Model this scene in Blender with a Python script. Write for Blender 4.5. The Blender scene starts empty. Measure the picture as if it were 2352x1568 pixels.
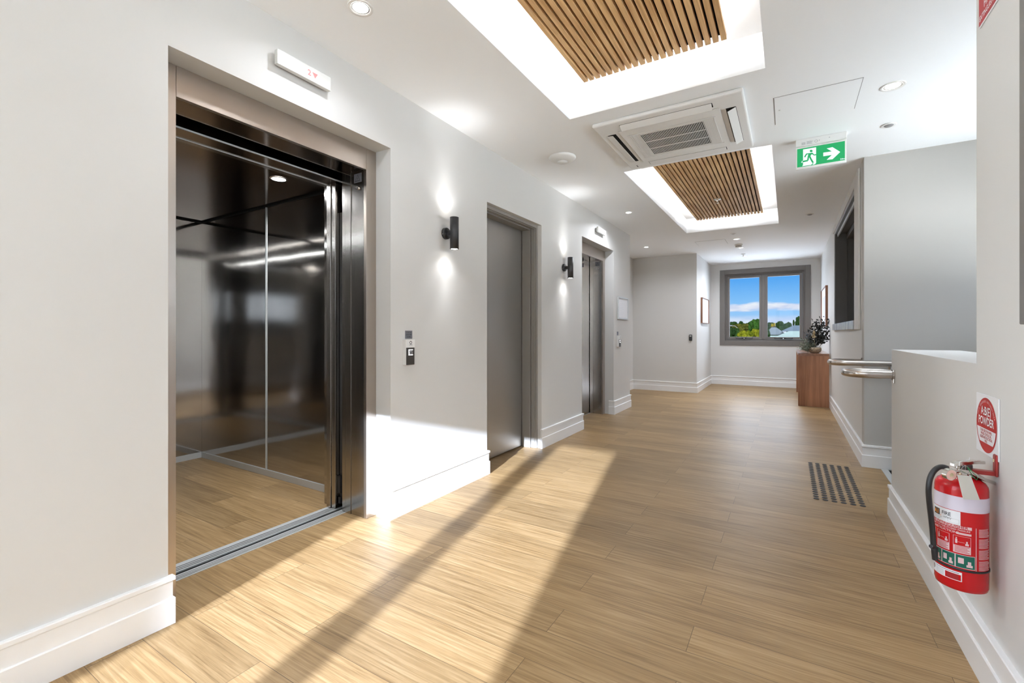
import bpy, math, random
from mathutils import Vector, Matrix
random.seed(7)
SC = bpy.context.scene
COL = SC.collection
PI = math.pi

# ------------------------------------------------------------------ camera constants
F_PX, CX, HY, EYE = 1046.0, 1176.0, 763.0, 1.13
YAW = math.atan((1810.5 - CX) / F_PX)
_s, _c = math.sin(YAW), math.cos(YAW)

def ray(u, v):
    a = (u - CX) / F_PX; b = (HY - v) / F_PX
    return Vector((-_s + a * _c, _c + a * _s, b))
def at_y(u, v, y):
    d = ray(u, v); return Vector((0, 0, EYE)) + d * (y / d.y)
def at_d(u, v, dep):
    return Vector((0, 0, EYE)) + ray(u, v) * dep

# ------------------------------------------------------------------ materials
def srgb(r, g, b):
    f = lambda x: (x / 12.92) if x <= .04045 else ((x + .055) / 1.055) ** 2.4
    return (f(r / 255), f(g / 255), f(b / 255), 1)

class NT:
    def __init__(s, name):
        m = bpy.data.materials.new(name); m.use_nodes = True
        s.m = m; s.t = m.node_tree; s.n = s.t.nodes; s.l = s.t.links
        s.b = s.n.get('Principled BSDF'); s.out = s.n.get('Material Output')
    def add(s, typ, **kw):
        n = s.n.new(typ)
        for k, v in kw.items():
            if k in n.inputs: n.inputs[k].default_value = v
            else: setattr(n, k, v)
        return n
    def link(s, a, b): s.l.new(a, b)
    def p(s, **kw):
        for k, v in kw.items(): s.b.inputs[k.replace('_', ' ')].default_value = v
        return s

def plain(name, col, rough=.5, metal=0., spec=.5, noise=0., nscale=60, bump=0., bscale=200, coat=0.):
    k = NT(name); k.p(Base_Color=col, Roughness=rough, Metallic=metal)
    k.b.inputs['Specular IOR Level'].default_value = spec
    k.b.inputs['Coat Weight'].default_value = coat
    if noise or bump:
        tc = k.add('ShaderNodeTexCoord')
    if noise:
        nz = k.add('ShaderNodeTexNoise', Scale=nscale, Detail=4.0)
        k.link(tc.outputs['Object'], nz.inputs['Vector'])
        mx = k.add('ShaderNodeMix', data_type='RGBA')
        mx.inputs['A'].default_value = tuple(c * (1 - noise) for c in col[:3]) + (1,)
        mx.inputs['B'].default_value = tuple(min(1, c * (1 + noise)) for c in col[:3]) + (1,)
        k.link(nz.outputs['Fac'], mx.inputs['Factor']); k.link(mx.outputs['Result'], k.b.inputs['Base Color'])
    if bump:
        nb = k.add('ShaderNodeTexNoise', Scale=bscale, Detail=2.0)
        k.link(tc.outputs['Object'], nb.inputs['Vector'])
        bp = k.add('ShaderNodeBump', Strength=bump, Distance=.002)
        k.link(nb.outputs['Fac'], bp.inputs['Height']); k.link(bp.outputs['Normal'], k.b.inputs['Normal'])
    return k.m

def emit(name, col, strength, base=None):
    k = NT(name); k.p(Base_Color=base or col, Roughness=.4)
    k.b.inputs['Emission Color'].default_value = col; k.b.inputs['Emission Strength'].default_value = strength
    return k.m

def brushed(name, col, rough=.2, axis='Z', wob=.25, streak=.06):
    k = NT(name); k.p(Base_Color=col, Roughness=rough, Metallic=1.)
    tc = k.add('ShaderNodeTexCoord'); mp = k.add('ShaderNodeMapping')
    sc = {'Z': (220, 220, 3), 'X': (3, 220, 220), 'Y': (220, 3, 220)}[axis]
    mp.inputs['Scale'].default_value = sc
    k.link(tc.outputs['Object'], mp.inputs['Vector'])
    nz = k.add('ShaderNodeTexNoise', Scale=1.0, Detail=3.0); k.link(mp.outputs['Vector'], nz.inputs['Vector'])
    mr = k.add('ShaderNodeMapRange'); mr.inputs['To Min'].default_value = rough - streak; mr.inputs['To Max'].default_value = rough + streak
    k.link(nz.outputs['Fac'], mr.inputs['Value']); k.link(mr.outputs['Result'], k.b.inputs['Roughness'])
    # the sheet is never perfectly flat
    n2 = k.add('ShaderNodeTexNoise', Scale=1.6, Detail=1.0); k.link(tc.outputs['Object'], n2.inputs['Vector'])
    bp = k.add('ShaderNodeBump', Strength=wob, Distance=.02); k.link(n2.outputs['Fac'], bp.inputs['Height'])
    b2 = k.add('ShaderNodeBump', Strength=.04, Distance=.001); k.link(nz.outputs['Fac'], b2.inputs['Height'])
    k.link(bp.outputs['Normal'], b2.inputs['Normal']); k.link(b2.outputs['Normal'], k.b.inputs['Normal'])
    return k.m

def wood(name, c1, c2, axis='Y', rough=.45, scale=1., spec=.4):
    k = NT(name); k.p(Roughness=rough); k.b.inputs['Specular IOR Level'].default_value = spec
    tc = k.add('ShaderNodeTexCoord'); mp = k.add('ShaderNodeMapping')
    sc = {'Y': (38, 1.6, 38), 'Z': (30, 30, 1.2), 'X': (1.6, 38, 38)}[axis]
    mp.inputs['Scale'].default_value = tuple(x * scale for x in sc)
    k.link(tc.outputs['Object'], mp.inputs['Vector'])
    nz = k.add('ShaderNodeTexNoise', Scale=1.0, Detail=6.0, Roughness=.6, Distortion=.6); k.link(mp.outputs['Vector'], nz.inputs['Vector'])
    n2 = k.add('ShaderNodeTexNoise', Scale=2.6, Detail=1.0); k.link(tc.outputs['Object'], n2.inputs['Vector'])
    ad = k.add('ShaderNodeMath', operation='MULTIPLY_ADD'); ad.inputs[1].default_value = .55; ad.inputs[2].default_value = -.27
    k.link(n2.outputs['Fac'], ad.inputs[0])
    sm = k.add('ShaderNodeMath', operation='ADD'); k.link(nz.outputs['Fac'], sm.inputs[0]); k.link(ad.outputs[0], sm.inputs[1])
    cr = k.add('ShaderNodeValToRGB'); cr.color_ramp.elements[0].position = .33; cr.color_ramp.elements[1].position = .68
    cr.color_ramp.elements[0].color = c1; cr.color_ramp.elements[1].color = c2
    k.link(sm.outputs[0], cr.inputs['Fac']); k.link(cr.outputs['Color'], k.b.inputs['Base Color'])
    return k.m

def floor_mat():
    k = NT('oak_vinyl_planks'); k.p(Roughness=.42); k.b.inputs['Specular IOR Level'].default_value = .28
    ge = k.add('ShaderNodeNewGeometry'); mp = k.add('ShaderNodeMapping')
    mp.inputs['Location'].default_value = (.31, -1.214 + .162 * 40, 0)
    k.link(ge.outputs['Position'], mp.inputs['Vector'])
    def brick(c1, c2, cm, ms):
        b = k.add('ShaderNodeTexBrick', offset=.38, offset_frequency=2, squash=1.0)
        b.inputs['Color1'].default_value = c1; b.inputs['Color2'].default_value = c2; b.inputs['Mortar'].default_value = cm
        b.inputs['Scale'].default_value = 1.; b.inputs['Mortar Size'].default_value = ms; b.inputs['Mortar Smooth'].default_value = .3
        b.inputs['Brick Width'].default_value = 1.24; b.inputs['Row Height'].default_value = .162
        k.link(mp.outputs['Vector'], b.inputs['Vector']); return b
    bk = brick((0, 0, 0, 1), (1, 1, 1, 1), (.5, .5, .5, 1), .0011)
    # per plank shift of the grain
    cmb = k.add('ShaderNodeVectorMath', operation='MULTIPLY'); cmb.inputs[1].default_value = (7.3, 3.1, 5.)
    k.link(bk.outputs['Color'], cmb.inputs[0])
    ad = k.add('ShaderNodeVectorMath', operation='ADD'); k.link(ge.outputs['Position'], ad.inputs[0]); k.link(cmb.outputs[0], ad.inputs[1])
    m2 = k.add('ShaderNodeMapping'); m2.inputs['Scale'].default_value = (3.0, 95, 1); k.link(ad.outputs[0], m2.inputs['Vector'])
    nz = k.add('ShaderNodeTexNoise', Scale=1.0, Detail=7.0, Roughness=.62, Distortion=.5); k.link(m2.outputs['Vector'], nz.inputs['Vector'])
    m3 = k.add('ShaderNodeMapping'); m3.inputs['Scale'].default_value = (1.1, 7.5, 1); k.link(ad.outputs[0], m3.inputs['Vector'])
    n3 = k.add('ShaderNodeTexNoise', Scale=1.0, Detail=3.0, Distortion=1.6); k.link(m3.outputs['Vector'], n3.inputs['Vector'])
    s1 = k.add('ShaderNodeMath', operation='MULTIPLY_ADD'); s1.inputs[1].default_value = .74; k.link(nz.outputs['Fac'], s1.inputs[0])
    s0 = k.add('ShaderNodeMath', operation='MULTIPLY'); s0.inputs[1].default_value = .26; k.link(n3.outputs['Fac'], s0.inputs[0]); k.link(s0.outputs[0], s1.inputs[2])
    cr = k.add('ShaderNodeValToRGB'); e = cr.color_ramp.elements
    e[0].position = .34; e[0].color = (.185, .110, .046, 1); e[1].position = .66; e[1].color = (.385, .262, .138, 1)
    mid = cr.color_ramp.elements.new(.5); mid.color = (.29, .186, .086, 1)
    k.link(s1.outputs[0], cr.inputs['Fac'])
    # plank to plank tint
    hs = k.add('ShaderNodeHueSaturation'); k.link(cr.outputs['Color'], hs.inputs['Color'])
    mv = k.add('ShaderNodeMapRange'); mv.inputs['To Min'].default_value = .86; mv.inputs['To Max'].default_value = 1.14
    k.link(bk.outputs['Color'], mv.inputs['Value']); k.link(mv.outputs['Result'], hs.inputs['Value'])
    mx = k.add('ShaderNodeMix', data_type='RGBA'); mx.inputs['B'].default_value = (.11, .068, .034, 1)
    k.link(bk.outputs['Fac'], mx.inputs['Factor']); k.link(hs.outputs['Color'], mx.inputs['A'])
    k.link(mx.outputs['Result'], k.b.inputs['Base Color'])
    bp = k.add('ShaderNodeBump', Strength=.12, Distance=.0015); k.link(nz.outputs['Fac'], bp.inputs['Height'])
    k.link(bp.outputs['Normal'], k.b.inputs['Normal'])
    return k.m

def glass_mat():
    k = NT('window_glass'); k.n.remove(k.b)
    tr = k.add('ShaderNodeBsdfTransparent'); tr.inputs['Color'].default_value = (.97, .985, .98, 1)
    gl = k.add('ShaderNodeBsdfGlossy'); gl.inputs['Roughness'].default_value = .01
    fr = k.add('ShaderNodeFresnel'); fr.inputs['IOR'].default_value = 1.16
    mx = k.add('ShaderNodeMixShader'); k.link(fr.outputs[0], mx.inputs[0]); k.link(tr.outputs[0], mx.inputs[1]); k.link(gl.outputs[0], mx.inputs[2])
    k.link(mx.outputs[0], k.out.inputs['Surface']); return k.m

def marble_mat():
    k = NT('pale_marble'); k.p(Roughness=.2)
    tc = k.add('ShaderNodeTexCoord'); mp = k.add('ShaderNodeMapping'); mp.inputs['Scale'].default_value = (3, 5, 1.2)
    k.link(tc.outputs['Object'], mp.inputs['Vector'])
    nz = k.add('ShaderNodeTexNoise', Scale=2.2, Detail=6.0, Distortion=1.8); k.link(mp.outputs['Vector'], nz.inputs['Vector'])
    cr = k.add('ShaderNodeValToRGB'); e = cr.color_ramp.elements
    e[0].position = .38; e[0].color = (.32, .35, .40, 1); e[1].position = .56; e[1].color = (.82, .83, .84, 1)
    k.link(nz.outputs['Fac'], cr.inputs['Fac']); k.link(cr.outputs['Color'], k.b.inputs['Base Color']); return k.m

def leaf_mat(name, c1, c2, rough=.6, scale=9, bright=0):
    k = NT(name); k.p(Roughness=rough)
    tc = k.add('ShaderNodeTexCoord')
    nz = k.add('ShaderNodeTexNoise', Scale=scale, Detail=5.0, Roughness=.7); k.link(tc.outputs['Object'], nz.inputs['Vector'])
    cr = k.add('ShaderNodeValToRGB'); e = cr.color_ramp.elements
    e[0].position = .36; e[0].color = c1; e[1].position = .64; e[1].color = c2
    k.link(nz.outputs['Fac'], cr.inputs['Fac']); k.link(cr.outputs['Color'], k.b.inputs['Base Color'])
    if bright:
        bp = k.add('ShaderNodeBump', Strength=1., Distance=bright); k.link(nz.outputs['Fac'], bp.inputs['Height']); k.link(bp.outputs['Normal'], k.b.inputs['Normal'])
    return k.m

M = {}
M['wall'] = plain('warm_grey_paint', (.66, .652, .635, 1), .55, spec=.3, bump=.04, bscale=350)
M['stairwall'] = plain('darkened_stairwell_paint', (.47, .455, .43, 1), .6, spec=.3, bump=.04, bscale=350)  # wall colour darkened to keep the stairwell dim beside its window
M['ceil'] = plain('ceiling_white_paint', (.915, .935, .955, 1), .7, spec=.2, bump=.03, bscale=300)
M['coffer'] = plain('coffer_white_paint', (.88, .88, .88, 1), .7, spec=.2)
M['skirt'] = plain('white_gloss_paint', (.82, .82, .82, 1), .28, spec=.4)
M['floor'] = floor_mat()
M['steel'] = brushed('brushed_stainless', (.44, .42, .40, 1), .19, 'Z', .12)
M['arch'] = brushed('brushed_architrave_steel', (.50, .44, .385, 1), .30, 'Z', .06)
M['archy'] = brushed('brushed_header_steel', (.50, .44, .385, 1), .30, 'Y', .06)
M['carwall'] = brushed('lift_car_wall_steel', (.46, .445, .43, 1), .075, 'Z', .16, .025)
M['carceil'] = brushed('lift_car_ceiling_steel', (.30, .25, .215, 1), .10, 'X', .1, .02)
M['alu'] = plain('anodised_aluminium', (.60, .62, .63, 1), .45, .45, bump=.03)
M['aludark'] = plain('dark_aluminium', (.16, .165, .17, 1), .4, 1.)
M['satin'] = brushed('satin_handrail_steel', (.60, .565, .53, 1), .24, 'X', .0, .05)
M['chrome'] = plain('bright_chrome', (.78, .76, .72, 1), .12, 1.)
M['slat'] = wood('oak_slats', (.52, .30, .125, 1), (.82, .55, .27, 1), 'Y', .5)
M['backing'] = plain('black_backing_felt', (.012, .011, .010, 1), .9, spec=.1)
M['black'] = plain('satin_black', (.018, .018, .020, 1), .42)
M['blackmat'] = plain('matt_black', (.012, .012, .012, 1), .8, spec=.2)
M['greydoor'] = brushed('grey_door_metal', (.50, .485, .46, 1), .42, 'Z', .05, .06)
M['greyframe'] = plain('warm_grey_enamel', (.28, .262, .238, 1), .38)
M['winframe'] = plain('taupe_window_enamel', (.155, .140, .128, 1), .4)
M['glass'] = glass_mat()
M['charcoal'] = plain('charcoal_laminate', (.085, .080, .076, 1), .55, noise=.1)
M['marble'] = marble_mat()
M['walnut'] = wood('console_walnut', (.22, .095, .048, 1), (.40, .19, .10, 1), 'Z', .32)
M['walnut2'] = wood('console_walnut_lighter', (.28, .125, .065, 1), (.45, .22, .12, 1), 'Z', .32)
M['walnuttop'] = wood('console_top', (.19, .083, .043, 1), (.31, .148, .08, 1), 'Y', .16, spec=.8)
M['frame'] = wood('picture_frame_wood', (.17, .075, .04, 1), (.28, .13, .07, 1), 'Z', .4, 2.)
M['paper'] = plain('white_paper', (.90, .91, .95, 1), .5)
M['papertxt'] = plain('pale_print', (.66, .67, .71, 1), .5)
M['white'] = plain('white_plastic', (.80, .80, .79, 1), .38)
M['whitegrey'] = plain('off_white_plastic', (.62, .62, .61, 1), .4)
M['grey'] = plain('mid_grey_plastic', (.30, .30, .31, 1), .45)
M['plaque'] = plain('grey_plaque', (.26, .26, .29, 1), .35, .6)
M['dispface'] = plain('display_face', (.60, .60, .575, 1), .3)
M['panelface'] = plain('call_panel_dark', (.075, .068, .062, 1), .3, .4)
M['red'] = plain('extinguisher_red', (.50, .006, .010, 1), .22, spec=.35, coat=.1)
M['redplastic'] = plain('bracket_red', (.30, .018, .016, 1), .3)
M['signred'] = plain('sign_red', (.44, .008, .012, 1), .35, spec=.2)
M['signwhite'] = plain('sign_white', (.78, .79, .82, 1), .3)
M['band'] = plain('lilac_white_band', (.66, .61, .70, 1), .4)
M['pinkprint'] = plain('pale_pink_print', (.72, .50, .52, 1), .4)
M['greenprint'] = plain('label_green', (.0, .11, .075, 1), .4)
M['orange'] = plain('label_orange', (.85, .28, .02, 1), .4)
M['ink'] = plain('dark_ink', (.03, .03, .035, 1), .5)
M['gaugeface'] = plain('gauge_dial', (.75, .46, .40, 1), .3, coat=1.)
M['tag'] = plain('paper_tag', (.62, .60, .55, 1), .6)
M['tie'] = plain('green_cable_tie', (.01, .20, .06, 1), .35)
M['bowl'] = plain('speckled_ceramic', (.44, .36, .26, 1), .6, noise=.25, nscale=40)
M['darkleaf'] = leaf_mat('dark_eucalyptus', (.012, .014, .014, 1), (.045, .052, .048, 1), .5, 30)
M['silverleaf'] = leaf_mat('silver_green_leaf', (.09, .115, .085, 1), (.32, .36, .27, 1), .6, 40)
M['blueleaf'] = leaf_mat('blue_thistle', (.05, .065, .08, 1), (.13, .155, .18, 1), .6, 40)
M['cream'] = leaf_mat('cream_seed', (.40, .31, .17, 1), (.66, .56, .37, 1), .7, 40)
M['lampgrey'] = plain('street_lamp_grey', (.03, .03, .03, 1), 1., spec=0.)
M['tactile'] = plain('black_tactile_stud', (.016, .014, .013, 1), .5)
M['carpet'] = plain('dark_stair_carpet', (.018, .019, .021, 1), .95, spec=.1, noise=.4, nscale=200)
M['led'] = emit('led_strip_white', (.96, .99, 1.03, 1), 48.)
M['lens'] = emit('downlight_lens', (1, .97, .92, 1), 9.)
M['lensdim'] = emit('downlight_lens_far', (1, .97, .92, 1), 2.2)
M['carlens'] = emit('car_light_lens', (.93, .97, 1, 1), 9.)
M['carled'] = emit('car_led_strip', (.90, .96, 1, 1), 10.)
M['sconcelens'] = emit('sconce_lens', (1, .96, .90, 1), 12.)
M['exitgreen'] = emit('exit_sign_green', (.0, .36, .10, 1), .36, (.0, .10, .035, 1))
M['exitwhite'] = emit('exit_sign_white', (.86, .90, 1, 1), .34, (.4, .5, .5, 1))
M['digit'] = emit('red_display_digit', (1, .16, .16, 1), .55, (.45, .12, .12, 1))
M['btnlit'] = emit('lit_button_ring', (1, 1, 1, 1), .8)

# ------------------------------------------------------------------ mesh builder
class MB:
    def __init__(s): s.v = []; s.f = []; s.mi = []; s.sm = []
    def add(s, vs, fs, mi=0, smooth=False):
        o = len(s.v); s.v += [tuple(p) for p in vs]
        for f in fs: s.f.append(tuple(i + o for i in f)); s.mi.append(mi); s.sm.append(smooth)
        return s
    def box(s, x0, x1, y0, y1, z0, z1, mi=0):
        v = [(x, y, z) for x in (x0, x1) for y in (y0, y1) for z in (z0, z1)]
        return s.add(v, [(0, 1, 3, 2), (4, 6, 7, 5), (0, 4, 5, 1), (2, 3, 7, 6), (0, 2, 6, 4), (1, 5, 7, 3)], mi)
    def obox(s, c, ax, ay, az, mi=0):          # oriented box: half vectors
        c = Vector(c); ax = Vector(ax); ay = Vector(ay); az = Vector(az)
        v = [c + i * ax + j * ay + k * az for i in (-1, 1) for j in (-1, 1) for k in (-1, 1)]
        return s.add(v, [(0, 1, 3, 2), (4, 6, 7, 5), (0, 4, 5, 1), (2, 3, 7, 6), (0, 2, 6, 4), (1, 5, 7, 3)], mi)
    def lathe(s, prof, c=(0, 0, 0), n=32, mi=0, axis='Z', smooth=True, a0=0., a1=2 * PI):
        full = abs(a1 - a0 - 2 * PI) < 1e-6; m = n if full else n + 1
        vs = []
        for (r, h) in prof:
            for i in range(m):
                a = a0 + (a1 - a0) * i / n
                p = (r * math.cos(a), r * math.sin(a), h)
                if axis == 'Y': p = (p[0], p[2], p[1])
                if axis == 'X': p = (p[2], p[0], p[1])
                vs.append((p[0] + c[0], p[1] + c[1], p[2] + c[2]))
        fs = []
        for j in range(len(prof) - 1):
            for i in range(n):
                i2 = (i + 1) % m if full else i + 1
                fs.append((j * m + i, j * m + i2, (j + 1) * m + i2, (j + 1) * m + i))
        s.add(vs, fs, mi, smooth)
        return s
    def disc(s, c, r, n=32, mi=0, axis='Z'):
        vs = []
        for i in range(n):
            a = 2 * PI * i / n; p = (r * math.cos(a), r * math.sin(a), 0)
            if axis == 'Y': p = (p[0], 0, p[1])
            if axis == 'X': p = (0, p[0], p[1])
            vs.append((p[0] + c[0], p[1] + c[1], p[2] + c[2]))
        return s.add(vs, [tuple(range(n))], mi)
    def cyl(s, c, r, h, n=32, mi=0, axis='Z'):
        s.lathe([(r, 0), (r, h)], c, n, mi, axis)
        s.disc(c, r, n, mi, axis)
        e = {'Z': (0, 0, h), 'Y': (0, h, 0), 'X': (h, 0, 0)}[axis]
        return s.disc((c[0] + e[0], c[1] + e[1], c[2] + e[2]), r, n, mi, axis)
    def tube(s, pts, r, n=12, mi=0, caps=True):
        pts = [Vector(p) for p in pts]; rs = r if isinstance(r, (list, tuple)) else [r] * len(pts)
        prev = None; vs = []
        for i, p in enumerate(pts):
            t = (pts[min(i + 1, len(pts) - 1)] - pts[max(i - 1, 0)]).normalized()
            if prev is None:
                up = Vector((0, 0, 1)) if abs(t.z) < .9 else Vector((1, 0, 0))
                a = t.cross(up).normalized()
            else:
                a = (prev - t * prev.dot(t)).normalized()
            b = t.cross(a); prev = a
            for k in range(n):
                an = 2 * PI * k / n; vs.append(p + (a * math.cos(an) + b * math.sin(an)) * rs[i])
        fs = []
        for i in range(len(pts) - 1):
            for k in range(n):
                k2 = (k + 1) % n; fs.append((i * n + k, i * n + k2, (i + 1) * n + k2, (i + 1) * n + k))
        s.add(vs, fs, mi, True)
        if caps:
            m = len(pts) - 1
            s.add(vs[:n], [tuple(range(n))], mi); s.add(vs[m * n:], [tuple(range(n))], mi)
        return s
    def build(s, name, mat, parent=None, origin=None, bevel=0., seg=2):
        me = bpy.data.meshes.new(name)
        if parent is not None: o = wloc(parent)
        else: o = Vector(origin) if origin is not None else Vector((0, 0, 0))
        own = o
        me.from_pydata([tuple(Vector(p) - own) for p in s.v], [], s.f)
        mats = mat if isinstance(mat, (list, tuple)) else [mat]
        for m in mats: me.materials.append(m)
        me.polygons.foreach_set('material_index', s.mi); me.polygons.foreach_set('use_smooth', s.sm)
        me.update()
        fix_normals(me)
        ob = bpy.data.objects.new(name, me); COL.objects.link(ob)
        if parent is not None: ob.parent = parent
        else: ob.location = own
        if bevel:
            b = ob.modifiers.new('bevel', 'BEVEL'); b.width = bevel; b.segments = seg; b.limit_method = 'ANGLE'; b.angle_limit = .6
        return ob

def fix_normals(me):
    import bmesh
    bm = bmesh.new(); bm.from_mesh(me); bmesh.ops.recalc_face_normals(bm, faces=bm.faces); bm.to_mesh(me); bm.free()

def wloc(o):
    p = Vector((0, 0, 0))
    while o is not None:
        p += o.location; o = o.parent
    return p

def tag(o, label, cat=None, group=None, kind=None):
    if label: o['label'] = label
    if cat: o['category'] = cat
    if group: o['group'] = group
    if kind: o['kind'] = kind
    return o
def thing(name, loc, label, cat, group=None):
    e = bpy.data.objects.new(name, None); COL.objects.link(e); e.location = loc; e.empty_display_size = .1
    return tag(e, label, cat, group)
def struct(o, label=None, cat=None): o['kind'] = 'structure'; return tag(o, label, cat)
def copy_tree(o, parent=None):
    c = o.copy(); COL.objects.link(c)
    if parent is not None: c.parent = parent
    for ch in [x for x in bpy.data.objects if x.parent == o]: copy_tree(ch, c)
    return c

FONT_CACHE = {}
def text_mesh(txt, size, align='CENTER', sx=1.):
    """flat lettering in the x/y plane: vertex list and face list"""
    cu = bpy.data.curves.new('t', 'FONT'); cu.body = txt; cu.size = size; cu.align_x = align; cu.align_y = 'CENTER'
    cu.resolution_u = 3; cu.offset = size * .016
    ob = bpy.data.objects.new('t', cu); COL.objects.link(ob)
    bpy.context.view_layer.update()
    me = bpy.data.meshes.new_from_object(ob.evaluated_get(bpy.context.evaluated_depsgraph_get()))
    vs = [(v.co.x * sx, v.co.y) for v in me.vertices]; fs = [tuple(p.vertices) for p in me.polygons]
    bpy.data.objects.remove(ob); bpy.data.meshes.remove(me); bpy.data.curves.remove(cu)
    return vs, fs
def put_text(mb, txt, size, mapf, mi=0, align='CENTER', sx=1.):
    vs, fs = text_mesh(txt, size, align, sx)
    mb.add([mapf(x, y) for x, y in vs], fs, mi)

def area(loc, power, size, col=(.93, .98, 1.06), spread=150, parent=None):
    ld = bpy.data.lights.new('lamp_glow', 'AREA'); ld.shape = 'DISK'; ld.size = size; ld.energy = power; ld.color = col; ld.spread = math.radians(spread)
    lo = bpy.data.objects.new('lamp_glow', ld); COL.objects.link(lo)
    if parent is not None: lo.parent = parent; lo.location = Vector(loc) - Vector(parent.location)
    else: lo.location = loc
    return lo

# ------------------------------------------------------------------ key dimensions (metres)
H = 2.605                       # ceiling
XL = -2.058                     # left wall face
XR = .546                       # right wall face
Y0, Y1 = -4.08, 10.87           # end walls

# ------------------------------------------------------------------ setting
fl = MB()
fl.box(-2.378, .68, -4.3, 11.05, -.2, 0)
fl.box(-2.85, -2.378, 6.7, 9.2, -.2, 0)
struct(fl.build('floor', M['floor']), 'oak look plank floor running the length of the lift lobby', 'floor')
cf = MB(); cf.box(-4.9, -2.378, -4.3, 6.7, -.32, -.12)
struct(cf.build('floor_core', M['blackmat']), 'dark pit slab below the lift shafts', 'floor')

def wall_x(mb, x0, x1, ya, yb, z0, z1, holes):
    """wall slab thick in x, running along y, with rectangular holes (y0,y1,z0,z1)"""
    ys = sorted({ya, yb, *[h[0] for h in holes], *[h[1] for h in holes]})
    zs = sorted({z0, z1, *[h[2] for h in holes], *[h[3] for h in holes]})
    inside = lambda y, z: (ya < y < yb and z0 < z < z1 and not any(h[0] < y < h[1] and h[2] < z < h[3] for h in holes))
    for i in range(len(ys) - 1):
        for j in range(len(zs) - 1):
            a, b, c, d = ys[i], ys[i + 1], zs[j], zs[j + 1]; ym, zm = (a + b) / 2, (c + d) / 2
            if not inside(ym, zm): continue
            for x in (x0, x1): mb.add([(x, a, c), (x, b, c), (x, b, d), (x, a, d)], [(0, 1, 2, 3)])
            if not inside(a - 1e-4, zm): mb.add([(x0, a, c), (x1, a, c), (x1, a, d), (x0, a, d)], [(0, 1, 2, 3)])
            if not inside(b + 1e-4, zm): mb.add([(x0, b, c), (x1, b, c), (x1, b, d), (x0, b, d)], [(0, 1, 2, 3)])
            if not inside(ym, c - 1e-4): mb.add([(x0, a, c), (x1, a, c), (x1, b, c), (x0, b, c)], [(0, 1, 2, 3)])
            if not inside(ym, d + 1e-4): mb.add([(x0, a, d), (x1, a, d), (x1, b, d), (x0, b, d)], [(0, 1, 2, 3)])
    return mb
def wall_y(mb, y0, y1, xa, xb, z0, z1, holes):
    t = MB(); wall_x(t, y0, y1, xa, xb, z0, z1, holes)
    mb.add([(p[1], p[0], p[2]) for p in t.v], t.f); return mb

WL = (-2.60, .04, .30, 2.44)  # opening for the added fill window, out of view
L1 = (.819, 1.976, 2.244); D2 = (3.007, 3.948, 2.173); L3 = (4.968, 6.095, 2.253)
w = wall_x(MB(), -2.2, XL, -4.21, 6.85, 0, H, [(a, b, -1, z) for a, b, z in (L1, D2, L3)] + [WL])
w.box(-2.8, -2.2, 6.72, 6.85, 0, H)
struct(w.build('wall_left', M['wall']), 'warm grey wall with the two lift openings and a door', 'wall')
struct(MB().box(-2.8, -2.66, 6.85, 9.05, 0, H).build('wall_alcove', M['wall']), 'short wall closing the alcove beyond the far lift', 'wall')
struct(MB().box(-2.8, -1.46, 9.05, 11.0, 0, H).build('wall_left_far', M['wall']), 'wall block beyond the alcove with the black card reader', 'wall')
WIN = (-1.182, .290, .945, 2.385)
struct(wall_y(MB(), Y1, 11.0, -1.46, .68, 0, H, [WIN]).build('wall_back', M['wall']), 'end wall around the far window', 'wall')
struct(wall_y(MB(), -4.21, Y0, XL, .546, 0, H, [WIN]).build('wall_front', M['wall']), 'end wall behind the viewpoint', 'wall')
HATCH = (5.323, 7.68, 1.157, 2.49)
struct(wall_x(MB(), XR, .68, 4.95, Y1, 0, H, [HATCH]).build('wall_right_far', M['wall']), 'right wall with the servery hatch', 'wall')
WR = (1.10, 1.652, 1.245, 2.385)
w = wall_x(MB(), XR, .855, -4.21, 2.138, 0, H, [WR])
struct(w.build('wall_right', M['wall']), 'right wall carrying the fire extinguisher and its signs', 'wall')
w = MB(); w.box(XR, .855, 2.138, 3.621, 0, 1.024); w.box(.68, .855, 2.138, 3.621, -2.2, -.0)
struct(w.build('wall_balustrade', M['wall']), 'waist high half wall guarding the stairwell', 'wall')
WS = (2.70, 4.70, 1.36, 2.16)
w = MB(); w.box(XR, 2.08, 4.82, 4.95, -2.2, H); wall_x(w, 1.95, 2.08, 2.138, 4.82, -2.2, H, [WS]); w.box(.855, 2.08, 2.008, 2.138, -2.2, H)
struct(w.build('wall_stair', M['stairwall']), 'stairwell wall behind the half wall, darkened in colour against the window light', 'wall')
# shell that closes the lift shafts and the plant space
w = MB(); w.box(-4.9, -4.75, .2, 6.85, -.3, H); w.box(-4.75, -2.8, 6.7, 6.85, -.3, H); w.box(-4.75, -2.2, .2, .35, -.3, H)
struct(w.build('wall_shaft', M['blackmat']), 'dark concrete shell of the lift shaft', 'wall')

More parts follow.
